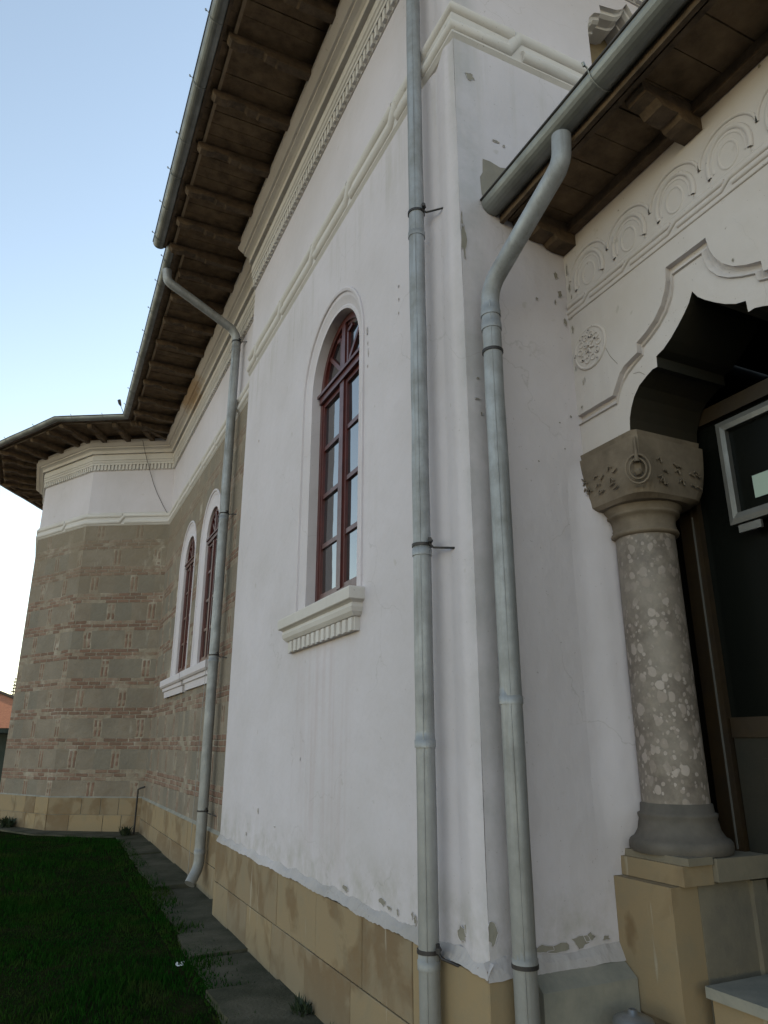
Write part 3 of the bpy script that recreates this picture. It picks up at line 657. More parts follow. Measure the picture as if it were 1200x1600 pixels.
for i in range(4):
    p, q = Vector(AP[i]), Vector(AP[i+1]); d = (q-p).normalized(); n = Vector((-d.y, d.x)); L = (q-p).length
    for t in ((.42, .92, 1.42) if i == 0 else (.25, .85, 1.45)):
        pt = p+d*t+n*.18; rafter(pt, n, .88, wd=.09)
    m = (Vector((-.5, -.866)) if i == 0 else n)
    if i > 0:
        p0 = Vector(AP[i-1]); d0 = (p-p0).normalized(); n0 = Vector((-d0.y, d0.x)); mm = (n0+n).normalized(); rafter(p+mm*.18, mm, .95, wd=.085)
rafter((XB-.12, 13.96), (-.87, -.5), 1.05)
b = MB(); vstrip(b, [(XA-.14, 2.9), (XA-.14, YJ)], 7.505, 7.575, .08); vstrip(b, offset_path([(XB, YJ+.4)]+AP, .12), 7.505, 7.575, .08)
b.build('wall_plate', 'wood', church)
def gutter(path, z, r, name_label, hooks=(), hookside=1, endcaps=(True, True), sub=.12, wob=.004, joints=()):
    """half round trough hung outside of path (left side); z = lip height"""
    grp = group_part('gutter', church, name_label)
    b = MB(); n = 12
    arc = [(r-r*math.cos(math.pi*t/n), -r*math.sin(math.pi*t/n)*1.02) for t in range(n+1)]
    inner = [(r-(r-.004)*math.cos(math.pi*t/n), -(r-.004)*math.sin(math.pi*t/n)*1.02) for t in range(n+1)][::-1]
    prof = [(d, z+h) for d, h in arc+inner]; prof.append(prof[0])
    # subdivide path so that the lip can sag a little
    PP = [path[0]]
    for a, c in zip(path[:-1], path[1:]):
        k = max(1, int(math.dist(a, c)/.35))
        PP += [(a[0]+(c[0]-a[0])*t/k, a[1]+(c[1]-a[1])*t/k) for t in range(1, k+1)]
    offs = [offset_path(PP, d) for d, _ in prof]
    for k in range(len(prof)-1):
        A, B = offs[k], offs[k+1]
        w1_ = [wob*math.sin(i*1.7) for i in range(len(PP))]
        VA = [(*A[i], prof[k][1]+w1_[i]) for i in range(len(PP))]; VB = [(*B[i], prof[k+1][1]+w1_[i]) for i in range(len(PP))]
        b.strip(VB, VA, smooth=True)
    for e, ix in ((endcaps[0], 0), (endcaps[1], -1)):
        if e:
            b.add([(*offs[k][ix], prof[k][1]) for k in range(n+1)], [tuple(range(n+1))]); 
    b.build('trough', 'gutter', grp)
    lip = offset_path(PP, 2*r); b = MB()
    b.tube([(x, y, z+.004+wob*math.sin(i*1.7)) for i, (x, y) in enumerate(lip)], .009, 6); b.build('rolled_lip', 'iron', grp)
    for hx, hy, nx, ny in hooks:
        b = MB(); pts = []
        for t in range(9):
            a = math.pi*t/8; d = r-(r+.004)*math.cos(a); pts.append((hx+nx*(d-2*r), hy+ny*(d-2*r), z-(r+.004)*math.sin(a)*1.02))
        pts.append((hx+nx*.012, hy+ny*.012, z+.016)); pts.append((hx+nx*.03, hy+ny*.03, z+.022))
        b.tube(pts, .0042, 5); b.tube([(hx+nx*.027, hy+ny*.027, z+.016), (hx+nx*.034, hy+ny*.034, z+.034)], .008, 5)
        b.build('gutter_hook', 'gutter', grp)
    return grp
ZG = 7.62; RG = .078
g1 = gutter([(9, YW-1.08), (XG1-.02+.095-.0, YW-1.08), (XG1+.075, 8.06)][0:1]+[(XG1-.0, YW-1.09), (XG1+.0, 8.06)][0:2], ZG, RG*.55+.035, 'upper gutter along the white block eaves', [( .577+.0, y, -1, 0) for y in (2.9, 3.5, 4.15, 4.78, 5.49, 6.22, 6.75, 7.31, 7.9)])
L2 = offset_path(G2P, 2*.066)
hk = [(L2[0][0]+(L2[1][0]-L2[0][0])*(y-8.03)/5.5, y, -1, 0) for y in (8.3, 8.87, 9.58, 10.24, 10.96, 11.63, 12.3, 12.98)]
for i in (1, 2, 3):
    a, c = Vector(L2[i]), Vector(L2[i+1]); d = (c-a).normalized(); n = Vector((-d.y, d.x))
    for t in (.3, .75): p = a+(c-a)*t; hk.append((p.x, p.y, n.x, n.y))
g2 = gutter([(XG2+.0, 7.95)]+G2P[1:], ZG-.01, .066, 'long lower gutter following the brick wall and apse', hk)
b = MB()
RO = [(.70, 1.60), (.70, 8.0)]
b.add([(.72, 1.72, 7.66), (.72, 8.05, 7.66), (.88, 8.05, 7.66), (.93, 13.5, 7.66), (-.27, 14.2, 7.66), (-1.45, 16.2, 7.66), (-1.45, 18.5, 7.66), (-.27, 20.6, 7.66), (.9, 21.3, 7.66), (.9, 28, 7.66),
       (9, 28, 7.66), (9, 1.72, 7.66), (5.5, 5.5, 10.2), (5.5, 25, 10.2), (3.4, 17.4, 9.2)],
      [(0, 1, 2, 12), (2, 3, 12), (3, 14, 12), (3, 4, 14), (4, 5, 14), (5, 6, 14), (6, 7, 14), (7, 8, 14), (8, 13, 12, 14), (8, 9, 13), (9, 10, 13), (10, 11, 12, 13), (11, 0, 12)])
b.build('roof', 'roof', church, label='low metal roof above the wide eaves')
b = MB(); b.box(9, 9.1, 2.79, 27, -.1, 7.6); b.box(3.4, 9, 26.9, 27, -.1, 7.5); b.build('far_wall', 'white', church)
# -- downpipes
def downpipe(pts, r, label, brackets=(), joints=(), foot=None):
    grp = group_part('downpipe', church, label); b = MB()
    P = [Vector(p) for p in pts]
    # round the bends
    Q = [P[0]]
    for i in range(1, len(P)-1):
        a = (P[i-1]-P[i]).normalized(); c = (P[i+1]-P[i]).normalized(); rr = min(.09, (P[i-1]-P[i]).length*.4, (P[i+1]-P[i]).length*.4)
        for t in (0, .2, .4, .6, .8, 1): Q.append((P[i]+a*rr)*(1-t)**2+P[i]*2*t*(1-t)+(P[i]+c*rr)*t*t)
    Q.append(P[-1])
    # subdivide long straight lengths with tiny wobble (dents)
    S = [Q[0]]
    for a, c in zip(Q[:-1], Q[1:]):
        k = max(1, int((c-a).length/.25))
        for t in range(1, k+1):
            p = a+(c-a)*t/k
            if t < k: p = p+Vector((random.uniform(-.002, .002), random.uniform(-.002, .002), 0))
            S.append(p)
    b.tube(S, [r*random.uniform(.985, 1.01) for _ in S], 20); 
    zt_ = P[-2].z if abs(P[-1].x-P[-2].x) > .02 else P[-1].z; k_ = [p for p in P if abs(p.x-P[-1].x) < .002 or (abs(P[-1].x-P[-2].x) > .02 and abs(p.x-P[-2].x) < .002)]
    if len(k_) > 1: b.tube([(k_[0].x-r*.62, k_[0].y-r*.80, k_[0].z-.1), (k_[-1].x-r*.62, k_[-1].y-r*.80, max(k_[-1].z+.08, 0))], .0028, 5)
    b.build('pipe', 'pipe', grp)
    for z0, x, y in joints:
        b = MB(); b.tube([(x, y, z0-.035), (x, y, z0), (x, y, z0+.001), (x, y, z0+.04)], [r+.004, r+.0045, r+.001, r+.0005], 20); b.build('joint_sleeve', 'pipe', grp)
    for x, y, z, wxp, wyp in brackets:
        b = MB(); b.tube([(x, y, z-.008), (x, y, z+.008)], r+.0055, 20)
        d = Vector((wxp-x, wyp-y)); dn = d.normalized(); s = Vector((x, y))+dn*(r+.004)
        b.tube([(s.x, s.y, z), (s.x+dn.x*.02, s.y+dn.y*.02, z-.02), (wxp, wyp, z-.045)], .006, 6)
        b.tube([(s.x, s.y, z), (s.x-.004, s.y-.004, z+.035)], .009, 6); b.tube([(s.x-.02, s.y-.035, z+.015), (s.x+.0, s.y-.01, z+.015)], .012, 6)
        b.build('bracket', 'iron', grp)
    return grp
P1 = (1.69, 3.135); PR = .047
downpipe([(.66, 3.05, 7.56), (.68, 3.06, 7.42), (1.55, 3.125, 6.80), (*P1, 6.62), (*P1, -.02)], .0465, 'thick grey downpipe in front of the white wall corner',
         [(P1[0], P1[1], 4.64, 1.79, 2.97), (P1[0], P1[1], 2.57, 1.79, 2.95), (P1[0], P1[1], .745, 1.79, 2.93)], [(4.50, *P1), (2.55, *P1), (1.62, *P1), (.71, *P1)])
P2 = (1.873, 2.68)
downpipe([(1.985, 2.16, 4.46), (1.98, 2.17, 4.30), (*P2, 3.88), (*P2, -.02)], .048, 'grey downpipe with bent top hanging from the porch gutter',
         [(P2[0], P2[1], 3.50, 1.99, 2.79), (P2[0], P2[1], .775, 1.99, 2.79)], [(3.74, *P2), (3.66, *P2), (1.80, *P2), (.80, *P2)])
P3 = (1.83, 8.60)
downpipe([(.82, 8.45, 7.54), (.84, 8.46, 7.38), (1.76, 8.59, 6.98), (*P3, 6.86), (*P3, .34), (1.73, 8.52, .19)], .058, 'slimmer looking downpipe on the brick wall ending in a shoe over the path',
         [(*P3, 6.80, XB, 8.45), (*P3, 4.35, XB, 8.40), (*P3, 2.6, XB, 8.4), (*P3, .9, XB, 8.4)], [(6.7, *P3), (4.30, *P3), (2.55, *P3), (.5, *P3)])
# ================================================================ porch
XP, TH = 2.49, .47; ZSP = 3.08; YC = 1.964; PITCH = 1.468
ARCH = [(0, 3.595), (.025, 3.55), (.06, 3.512), (.107, 3.470), (.155, 3.432), (.205, 3.402), (.252, 3.388), (.254, 3.332), (.285, 3.333), (.325, 3.318), (.38, 3.291), (.42, 3.25), (.447, 3.2), (.465, 3.15), (.473, ZSP)]
MO = [(.119, 3.802), (.128, 3.735), (.145, 3.685), (.178, 3.625), (.228, 3.575), (.29, 3.54), (.355, 3.515), (.357, 3.463), (.407, 3.45), (.455, 3.436), (.488, 3.412), (.525, 3.36), (.555, 3.316)]
MI = [(.088, 3.742), (.095, 3.69), (.112, 3.635), (.15, 3.578), (.20, 3.535), (.26, 3.502), (.322, 3.476), (.328, 3.436), (.385, 3.412), (.435, 3.388), (.475, 3.358), (.51, 3.31), (.532, 3.262)]
NB = 3; centres = [YC-PITCH*i for i in range(NB)]; YE = centres[-1]-PITCH/2-.3
def chain(half, ext0, ext1, zext):
    L = [(ext0, zext)]
    for c in centres: L += [(c+d, z) for d, z in half[::-1]]+[(c-d, z) for d, z in (half if half[0][0] > 0 else half[1:])]
    L += [(ext1, zext)]; return L
mo = chain(MO, YW, YE, 3.316); mi_ = chain(MI, YW, YE, 3.262)
b = MB(); W = lambda x: (lambda y, z: (x, y, z))
b.poly(mo+[(YE, 4.6), (YW, 4.6)], [], W(XP), 0, flip=True)
mm = [((a[0]*.72+c[0]*.28), (a[1]*.72+c[1]*.28)) for a, c in zip(mo, mi_)]; mn = [((a[0]*.35+c[0]*.65), (a[1]*.35+c[1]*.65)) for a, c in zip(mo, mi_)]
b.strip([(XP, y, z) for y, z in mo], [(XP+.030, y, z) for y, z in mo])
b.strip([(XP+.030, y, z) for y, z in mo], [(XP+.034, y, z) for y, z in mm]); b.strip([(XP+.034, y, z) for y, z in mm], [(XP+.022, y, z) for y, z in mn]); b.strip([(XP+.022, y, z) for y, z in mn], [(XP-.002, y, z) for y, z in mi_])
b.strip([(XP-.002, y, z) for y, z in mi_], [(XP+.014, y, z-.004) for y, z in mi_])
inn = mi_[:]; low = []
for c in centres[::-1]:
    low += [(c-d, z) for d, z in ARCH[::-1]]+[(c+d, z) for d, z in ARCH[1:]]
poly = [(y, z-.004) for y, z in inn]+[(YE, ZSP)]+low+[(YW, ZSP)]
b.poly(poly, [], W(XP+.010), 0, flip=True)
# intrados + inner face
for c in centres:
    L = [(c+d, z) for d, z in ARCH[::-1]]+[(c-d, z) for d, z in ARCH[1:]]
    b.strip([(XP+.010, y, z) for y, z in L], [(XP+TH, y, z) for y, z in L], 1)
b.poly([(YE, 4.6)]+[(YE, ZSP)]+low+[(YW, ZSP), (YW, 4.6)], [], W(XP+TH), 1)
for i, c in enumerate([YW+.27]+centres):        # springer undersides
    y0 = (c-.473) if i else YW+.1; y1 = (centres[i]+.473) if i < NB else YE
    if i == 0: y0 = YW
    b.add([(XP+.010, y0, ZSP), (XP+.010, y1, ZSP), (XP+TH, y1, ZSP), (XP+TH, y0, ZSP)], [(0, 1, 2, 3)])
# chips
for (y, z, ru, rz) in [(2.77, 4.25, .01, .05), (2.76, 4.12, .012, .03), (2.75, 4.05, .008, .02), (2.765, 3.85, .012, .03), (2.75, 3.35, .010, .012), (2.72, 3.49, .006, .02), (2.71, 3.50, .005, .015), (2.33, 4.33, .006, .006), (1.8, 4.40, .012, .014), (1.45, 4.41, .01, .01), (1.73, 3.6, .006, .01), (2.77, 3.6, .006, .02), (2.77, 3.93, .015, .015)]:
    chip(b, lambda y, z: (XP-.002, y, z), y, z, ru, rz, mi=2)
b.tube([(XP-.0005, 2.53, 3.60), (XP-.0005, 2.505, 3.54), (XP-.0005, 2.48, 3.50), (XP-.0005, 2.46, 3.47)], .0016, 4, 2)
b.tube([(XP+.009, 2.37, 3.37), (XP+.009, 2.33, 3.36), (XP+.009, 2.30, 3.33)], .0012, 4, 2)
porch = b.build('porch_wall', ['porchwhite', 'interior', 'bare'], church, label='white porch arcade wall with scalloped arch openings')
# relief band and scallops
b = MB()
sc = [2.595-.311*i for i in range(13)]
rolls(b, [(XP-.004, YE), (XP-.004, YW)], [c-YE+.02 for c in sc[::-1]], 3.998, 3.962, .013, sw=.05, seg=8)
b.tube([(XP, YE, 3.932), (XP, YW, 3.932)], .009, 6); b.tube([(XP, YE, 4.028), (XP, YW, 4.028)], .008, 6)
b.add([(XP-.006, YE, 3.93), (XP-.006, YW, 3.93), (XP-.006, YW, 4.03), (XP-.006, YE, 4.03)], [(0, 1, 2, 3)])
for c in sc:
    if c < YE+.2: break
    A = [(c+.155*math.cos(math.pi*t/16), 4.155+.135*math.sin(math.pi*t/16)) for t in range(17)]
    b.tube([(XP+.001, y, z) for y, z in A], .010, 6, cap=False)
    for a_, h_, rr in ((.112, .135, .015), (.088, .110, .009), (.050, .068, .010)):
        E_ = [(c+a_*math.cos(-.35+(math.pi+.7)*t/20), 4.11+h_*math.sin(-.35+(math.pi+.7)*t/20)) for t in range(21)]
        E_ = [(y, max(z, 4.035)) for y, z in E_]
        if a_ == .050: E_ = [(c+a_*math.cos(2*math.pi*t/20), 4.115+h_*math.sin(2*math.pi*t/20)) for t in range(21)]
        b.tube([(XP+.001, y, z) for y, z in E_], rr, 6, cap=False)
    # raised field between rings
    ring = [(c+.105*math.cos(math.pi*t/16), 4.11+.128*math.sin(math.pi*t/16)) for t in range(17)]+[(c-.105, 4.035), (c+.105, 4.035)]
    b.add([(XP-.004, y, z) for y, z in ring], [tuple(range(19))])
b.build('relief_band', 'porchwhite', porch, label='moulded band of concentric ovals in scallops below the porch eave')
b = MB(); RC = (2.643, 3.665)
def ringc(r, rr, x=XP, n=40): b.tube([(x, RC[0]+r*math.cos(2*math.pi*t/n), RC[1]+r*math.sin(2*math.pi*t/n)) for t in range(n+1)], rr, 8, cap=False)
ringc(.118, .010); ringc(.096, .006); ringc(.050, .006); 
disc = [(XP-.006, RC[0]+.115*math.cos(2*math.pi*t/32), RC[1]+.115*math.sin(2*math.pi*t/32)) for t in range(32)]; b.add(disc, [tuple(range(32))])
for k in range(10):
    a = 2*math.pi*k/10; 
    L = [(XP-.007, RC[0]+math.cos(a)*.073+math.cos(2*math.pi*t/10)*.017*1.0, RC[1]+math.sin(a)*.073+math.sin(2*math.pi*t/10)*.017) for t in range(11)]
    b.tube(L, .0045, 6, cap=False)
for k in range(6):
    a = 2*math.pi*k/6+.3; b.tube([(XP-.010, RC[0]+math.cos(a)*.01, RC[1]+math.sin(a)*.01), (XP-.010, RC[0]+math.cos(a)*.04, RC[1]+math.sin(a)*.04)], [.008, .004], 6)
for k in range(26):
    a = random.uniform(0, 6.28); r = random.choice([.03, .06, .085, .105])*random.uniform(.9, 1.1); 
    yy, zz = RC[0]+math.cos(a)*r, RC[1]+math.sin(a)*r; s_ = random.uniform(.003, .007)
    b.add([(XP-.0135, yy-s_, zz), (XP-.0135, yy, zz-s_*.6), (XP-.0135, yy+s_*.8, zz), (XP-.0135, yy, zz+s_)], [(0, 1, 2, 3)], 1)
b.build('rosette', ['porchwhite', 'iron'], porch, label='round carved rosette beside the arch')
# columns
def column(cy, engaged, label):
    grp = group_part('column', church, label); cx = 2.715
    b = MB(); pr = [(.215, 1.145), (.222, 1.16), (.222, 1.185), (.212, 1.20), (.195, 1.208), (.178, 1.235), (.172, 1.265), (.168, 1.28), (.174, 1.295), (.174, 1.305), (.160, 1.31), (.157, 1.345), (.15, 1.348)]
    b.lathe(pr, cx, cy, 48); b.build('base', 'darkstone', grp)
    b = MB(); n = 30; b.lathe([(.149-.004*t/n, 1.346+(2.60-1.346)*t/n) for t in range(n+1)], cx, cy, 48); b.build('shaft', 'breccia', grp)
    b = MB(); b.lathe([(.146, 2.595), (.163, 2.60), (.167, 2.61), (.163, 2.622), (.152, 2.626), (.158, 2.64), (.153, 2.645), (.156, 2.675), (.164, 2.695), (.178, 2.70), (.180, 2.71), (.174, 2.718), (.192, 2.735), (.196, 2.75)], cx, cy, 48)
    secs = [(.19, 2.0, 2.742), (.222, 2.6, 2.746), (.238, 4.5, 2.765), (.243, 8, 2.82), (.247, 14, 2.90), (.250, 20, 2.97), (.252, 30, 3.03), (.252, 40, 3.045), (.238, 40, 3.052), (.243, 40, 3.078)]
    seg = 64; V = []
    for hw, e, z in secs:
        hw *= .96
        for j in range(seg):
            a = 2*math.pi*(j+.5)/seg; ca, sa = math.cos(a), math.sin(a); r = hw/((abs(ca)**e+abs(sa)**e)**(1/e)); V.append((cx+r*ca, cy+r*sa, z))
    b.add(V, [(i*seg+j, i*seg+(j+1) % seg, (i+1)*seg+(j+1) % seg, (i+1)*seg+j) for i in range(len(secs)-1) for j in range(seg)], 0, False)
    b.add(V[:seg], [tuple(range(seg))[::-1]]); b.add(V[-seg:], [tuple(range(seg))])
    # carved leaf drops on the corners and buds on the faces
    for sx, sy in ((-1, -1),):
        kx, ky = cx+sx*.238, cy+sy*.238; tx = Vector((sx*.7, -sy*.7, 0)); t2 = Vector((sx*.7, sy*.7, 0))
        for w_ in (.058, .040):
            L = [Vector((kx, ky, 2.865))+(tx if sx < 0 else tx)*(w_*math.sin(2*math.pi*t/16)*(.6+.4*math.cos(2*math.pi*t/16)**2 if False else 1))+Vector((0, 0, -.065*math.cos(2*math.pi*t/16)*(w_/.05)))-t2*.006 for t in range(17)]
            L = [p if abs(i-8) > 2 or True else p for i, p in enumerate(L)]
            b.tube(L, .006, 6, cap=False)
        b.tube([(kx, ky, 2.83), (kx, ky, 2.845), (kx, ky, 2.86)], [.008, .024, .008], 10)
        b.tube([Vector((kx, ky, 2.90)), Vector((kx, ky, 2.96)), Vector((kx, ky, 3.03))], [.014, .007, .005], 6)
    for u in (-.1, .02, .12):
        for fx_, fy_ in ((cx+u, cy-.2475), (cx-.2475, cy+u*.9)):
            vert = abs(fy_-(cy-.2475)) < 1e-6
            for k in range(5):
                q = random.uniform(-.03, .03); zz = 2.86+random.uniform(-.05, .07)
                if vert: b.tube([(fx_+q, fy_, zz), (fx_+q+.02, fy_, zz+random.uniform(-.02, .03)), (fx_+q+.03, fy_, zz-.01)], .005, 5)
                else: b.tube([(fx_, fy_+q, zz), (fx_, fy_+q+.02, zz+random.uniform(-.02, .03)), (fx_, fy_+q+.03, zz-.01)], .005, 5)
    b.build('capital', 'capstone', grp)
    return grp
column(2.63, True, 'engaged breccia marble column at the porch corner')
for i in range(NB): column(centres[i]-PITCH/2, False, 'free standing breccia marble column further along the porch')
# plaster bulge where the limewash laps onto the column
b = MB(); fz = [1.06+.03*i for i in range(68)]; prf = [(2.36, YW+.001), (2.41, YW-.003), (2.45, YW-.016), (2.485, YW-.040), (2.53, YW-.060), (2.62, YW-.066)]
sst = lambda t: max(0, min(1, t))**2*(3-2*max(0, min(1, t)))
tap = lambda z: .02+.98*sst((z-1.04)/.3)*sst((3.08-z)/.28)
V = [(x+(.004*math.sin(z*21+i)+.003*math.sin(z*47))*(i > 2), YW+.001+(y-YW-.001-.003*math.sin(z*13+i)*(i > 1))*tap(z), z) for z in fz for i, (x, y) in enumerate(prf)]; nx = len(prf)
b.add(V, [(j*nx+i, j*nx+i+1, (j+1)*nx+i+1, (j+1)*nx+i) for j in range(len(fz)-1) for i in range(nx-1)], 0, True)
b.add([V[i] for i in range(nx)]+[(2.62, YW, fz[0])], [tuple(range(nx+1))])
b.build('plaster_fillet', 'white', church, label='rounded limewash fillet lapping onto the marble column')
# pedestals
def pedestal(y0, y1, label, corner=False):
    grp = group_part('pedestal', church, label); b = MB()
    if corner:
        b.box(2.452, 2.60, 2.455, YW-.002, .545, 1.04, 0, .15)                       # ochre facing block
        b.add([(2.452, 2.455, .545), (2.452, YW-.002, .66), (2.6, YW-.002, .66), (2.6, 2.455, .545)], [(0, 1, 2, 3)], 0)
        b.box(2.47, 3.25, 2.47, YW-.004, -.1, .543, 2, .7)
        b.box(2.602, 3.25, 2.452, YW-.003, .545, 1.05, 1, .8); b.box(2.50, 2.668, 2.425, YW-.004, 1.0425, 1.12, 0, .2)
        b.box(2.6705, 3.24, 2.40, YW-.004, 1.0525, 1.142, 1, .5); b.box(2.9, 3.27, 2.43, 2.6, .44, 1.04, 1, .6)
        b.box(2.52, 2.66, 2.41, YW-.005, 1.12, 1.150, 1, .5)
    else:
        b.box(2.45, 3.0, y0, y1, -.1, 1.04, 0, .3); b.box(2.47, 2.98, y0+.02, y1-.02, 1.04, 1.15, 1, .5)
    return b.build('pedestal_blocks', ['ashlar', 'pedstone', 'ashlar'], grp)
pedestal(0, 0, 'ochre and grey stone pedestal under the corner column', True)
for i in range(NB): pedestal(centres[i]-PITCH/2-.27, centres[i]-PITCH/2+.27, 'plain ochre pedestal further along the porch')
# low wall between pedestals, floor, steps
b = MB()
b.box(2.51, 2.99, 1.52, 2.392, .662, .702, 1); b.box(2.54, 2.99, 1.525, 2.390, -.1, .660, 0, .1)
b.box(3.0, 6.5, -3, 2.75, -.1, .74, 1)
b.box(2.56, 2.995, -3, .93, -.1, .72, 0, .5)
b.build('porch_steps', ['ashlar', 'greystone'], church, label='worn stone step leading up into the porch')
# grey low kerb on the west face foot (projecting stone)
b = MB(); yk = YW-.028
b.add([(1.96, YW-.10, -.1), (2.445, YW-.10, -.1), (2.445, YW-.10, .665), (1.96, YW-.10, .665), (1.96, YW, .735), (2.445, YW, .735), (2.445, YW, -.1), (1.96, YW, -.1)],
      [(0, 1, 2, 3), (3, 2, 5, 4), (0, 3, 4, 7), (1, 6, 5, 2)])
b.build('grey_kerb', 'greystone', church, label='weathered grey stone base with sloped top between pipe and pedestal')
# porch interior
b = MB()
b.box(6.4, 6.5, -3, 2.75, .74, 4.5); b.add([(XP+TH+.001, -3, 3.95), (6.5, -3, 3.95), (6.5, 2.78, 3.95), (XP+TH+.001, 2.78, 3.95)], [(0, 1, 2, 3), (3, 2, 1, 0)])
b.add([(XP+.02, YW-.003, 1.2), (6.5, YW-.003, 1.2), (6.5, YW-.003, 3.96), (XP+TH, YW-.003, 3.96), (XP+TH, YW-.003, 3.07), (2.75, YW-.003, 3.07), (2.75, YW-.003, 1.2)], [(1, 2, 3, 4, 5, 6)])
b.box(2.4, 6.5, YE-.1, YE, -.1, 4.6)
b.build('porch_interior', 'interior', church, label='dark painted walls inside the porch')
sg = group_part('glazed_screen', church, 'timber glazed screen closing the porch behind the column'); b = MB()
b.box(2.965, 3.035, 2.50, 2.62, .74, 3.22); b.box(2.97, 3.04, -2.6, 2.60, 3.19, 3.27); b.box(2.975, 3.035, -2.6, 2.49, 1.63, 1.72); b.box(2.975, 3.035, -2.6, 2.49, .74, .86)
b.box(2.955, 2.966, 2.535, 2.545, .9, 2.9)
for y in (1.55, 1.15, .1, -.3): b.box(2.972, 3.03, y-.04, y+.04, .86, 3.19)
b.build('frame', 'timber', sg)
b = MB(); b.box(2.985, 3.02, -2.6, 2.49, .861, 1.629)
for y in (2.02, .6): b.box(2.975, 2.985, y-.33, y+.33, .95, 1.54)
b.build('lower_panel', 'interior', sg)
b = MB(); b.box(2.956, 2.9635, 2.53, 2.545, 1.15, 2.72); b.build('edge_strip', 'alu', sg)
b = MB(); b.add([(3.0, -2.6, 1.7), (3.0, 2.5, 1.7), (3.0, 2.5, 3.2), (3.0, -2.6, 3.2)], [(0, 1, 2, 3)]); b.build('pane', 'dglass', sg)
# framed board
fb = thing('notice_case', 'silver framed glass case with a pale green sheet hanging inside the porch', 'notice case', loc=(0, 0, 0)); b = MB()
x0 = 2.925; y1, y0 = 2.275, 1.55; z0, z1 = 2.60, 3.13; t = .05
def mitre(b, ya, yb, za, zb, t, xa, xb):
    O = [(ya, za), (yb, za), (yb, zb), (ya, zb)]; I = [(ya+t, za+t), (yb-t, za+t), (yb-t, zb-t), (ya+t, zb-t)]; m = .5
    Mi = [(ya+t*m, za+t*m), (yb-t*m, za+t*m), (yb-t*m, zb-t*m), (ya+t*m, zb-t*m)]
    b.strip([(xb, *p) for p in O], [(xa+.006, *p) for p in O], closed=True); b.strip([(xa+.006, *p) for p in O], [(xa, *p) for p in Mi], closed=True)
    b.strip([(xa, *p) for p in Mi], [(xa+.004, *p) for p in I], closed=True); b.strip([(xa+.004, *p) for p in I], [(xb, *p) for p in I], closed=True)
mitre(b, y0, y1, z0, z1, t, x0-.02, x0+.03); b.build('frame', 'alu', fb)
b = MB(); b.box(x0+.012, x0+.018, y0+.04, y1-.04, z0+.04, z1-.04); b.build('glass_pane', 'dglass', fb)
b = MB(); b.box(x0+.006, x0+.0105, y0+.2, 2.135, 2.70, 2.81); b.build('sheet', 'paper', fb)
b = MB(); b.box(x0-.005, x0+.01, 2.12, 2.24, 2.555, 2.592); b.build('name_plate', 'alu', fb)
# porch eave
b = MB(); plank_soffit(b, (XP+.0, -3), (XP+.0, YW-.003), XP-2.06, 4.49, pitch=.17)
b.build('porch_soffit', 'board', church, label='dark boarded soffit of the porch eave')
b = MB(); vstrip(b, [(2.07, -3), (2.07, YW-.003)], 4.44, 4.56, .025, 0); vstrip(b, [(2.13, -3), (2.13, YW-.004)], 4.47, 4.489, .03, 0); vstrip(b, [(XP-.003, -3), (XP-.003, YW-.004)], 4.425, 4.489, .05, 0)
b.build('porch_fascia', 'wood', church)
def bracket(y):
    b = MB(); pr = [(2.52, 4.355), (2.40, 4.355), (2.36, 4.365), (2.34, 4.39), (2.30, 4.385), (2.24, 4.39), (2.21, 4.42), (2.15, 4.43), (2.13, 4.455), (2.13, 4.488), (2.52, 4.488)]; n = len(pr)
    b.add([(x, y-.055, z) for x, z in pr]+[(x, y+.055, z) for x, z in pr], [tuple(range(n)), tuple(range(n, 2*n))[::-1]]+[(i, n+i, n+(i+1) % n, (i+1) % n) for i in range(n)])
    b.build('porch_bracket', 'wood', church)
for y in (2.73, 1.82, .9, -.02, -.95, -1.9): bracket(y)
g3 = gutter([(2.068, -3), (2.068, YW-.004)], 4.545, .073, 'porch gutter running up to the white wall', [(2.068-.146, y, -1, 0) for y in (1.87, .95, .0)], wob=.002)
b = MB(); b.add([(2.03, -3, 4.575), (2.03, YW-.004, 4.575), (6.8, YW-.004, 6.0), (6.8, -3, 6.0)], [(0, 1, 2, 3), (3, 2, 1, 0)])
b.add([(2.03, -3, 4.575), (6.8, -3, 6.0), (6.8, -3, 4.575)], [(0, 1, 2)])
b.build('porch_roof', 'roof', church)
# ================================================================ loose things
def wire(name, pts, r, label, cat, mat='iron'):
    b = MB(); b.tube(pts, r, 5); o = b.build(name, mat); o['label'] = label; o['category'] = cat; return o
d = Vector((-1.48, .85)).normalized(); n_ = Vector((-d.y, d.x))
def fp(u, z, o=.012): p = Vector(AP[0])+d*u+n_*o; return (p.x, p.y, z)
wire('hanging_wire', [fp(.62, 7.46, .27), fp(.60, 7.25, .14), fp(.52, 6.95, .06), fp(.40, 6.6, .03), fp(.30, 6.38, .02), fp(.15, 6.12, .03), fp(.05, 5.97, .06)], .005, 'thin slack wire hanging down the white frieze of the apse', 'wire')
wire('earthing_rod', [(1.90, 13.72, .90), (1.83, 13.76, .88), (1.80, 13.80, .86), (1.80, 13.80, .05)], .016, 'dark rusty rod standing in the corner of plinth and apse', 'rod')
dw = thing('dry_weed', 'small dark weed stalk leaning out of the gutter corner against the sky', 'weed'); gx, gy = L2[1]
b = MB(); b.tube([(gx+.02, gy, 7.60), (gx-.05, gy-.05, 7.72), (gx-.08, gy-.06, 7.78)], .006, 5); b.build('stalk', 'iron', dw)
b = MB(); b.tube([(gx-.06, gy-.055, 7.745), (gx-.085, gy-.065, 7.79), (gx-.11, gy-.07, 7.86), (gx-.115, gy-.07, 7.87)], [.008, .03, .033, .01], 8); b.build('seed_head', 'iron', dw)
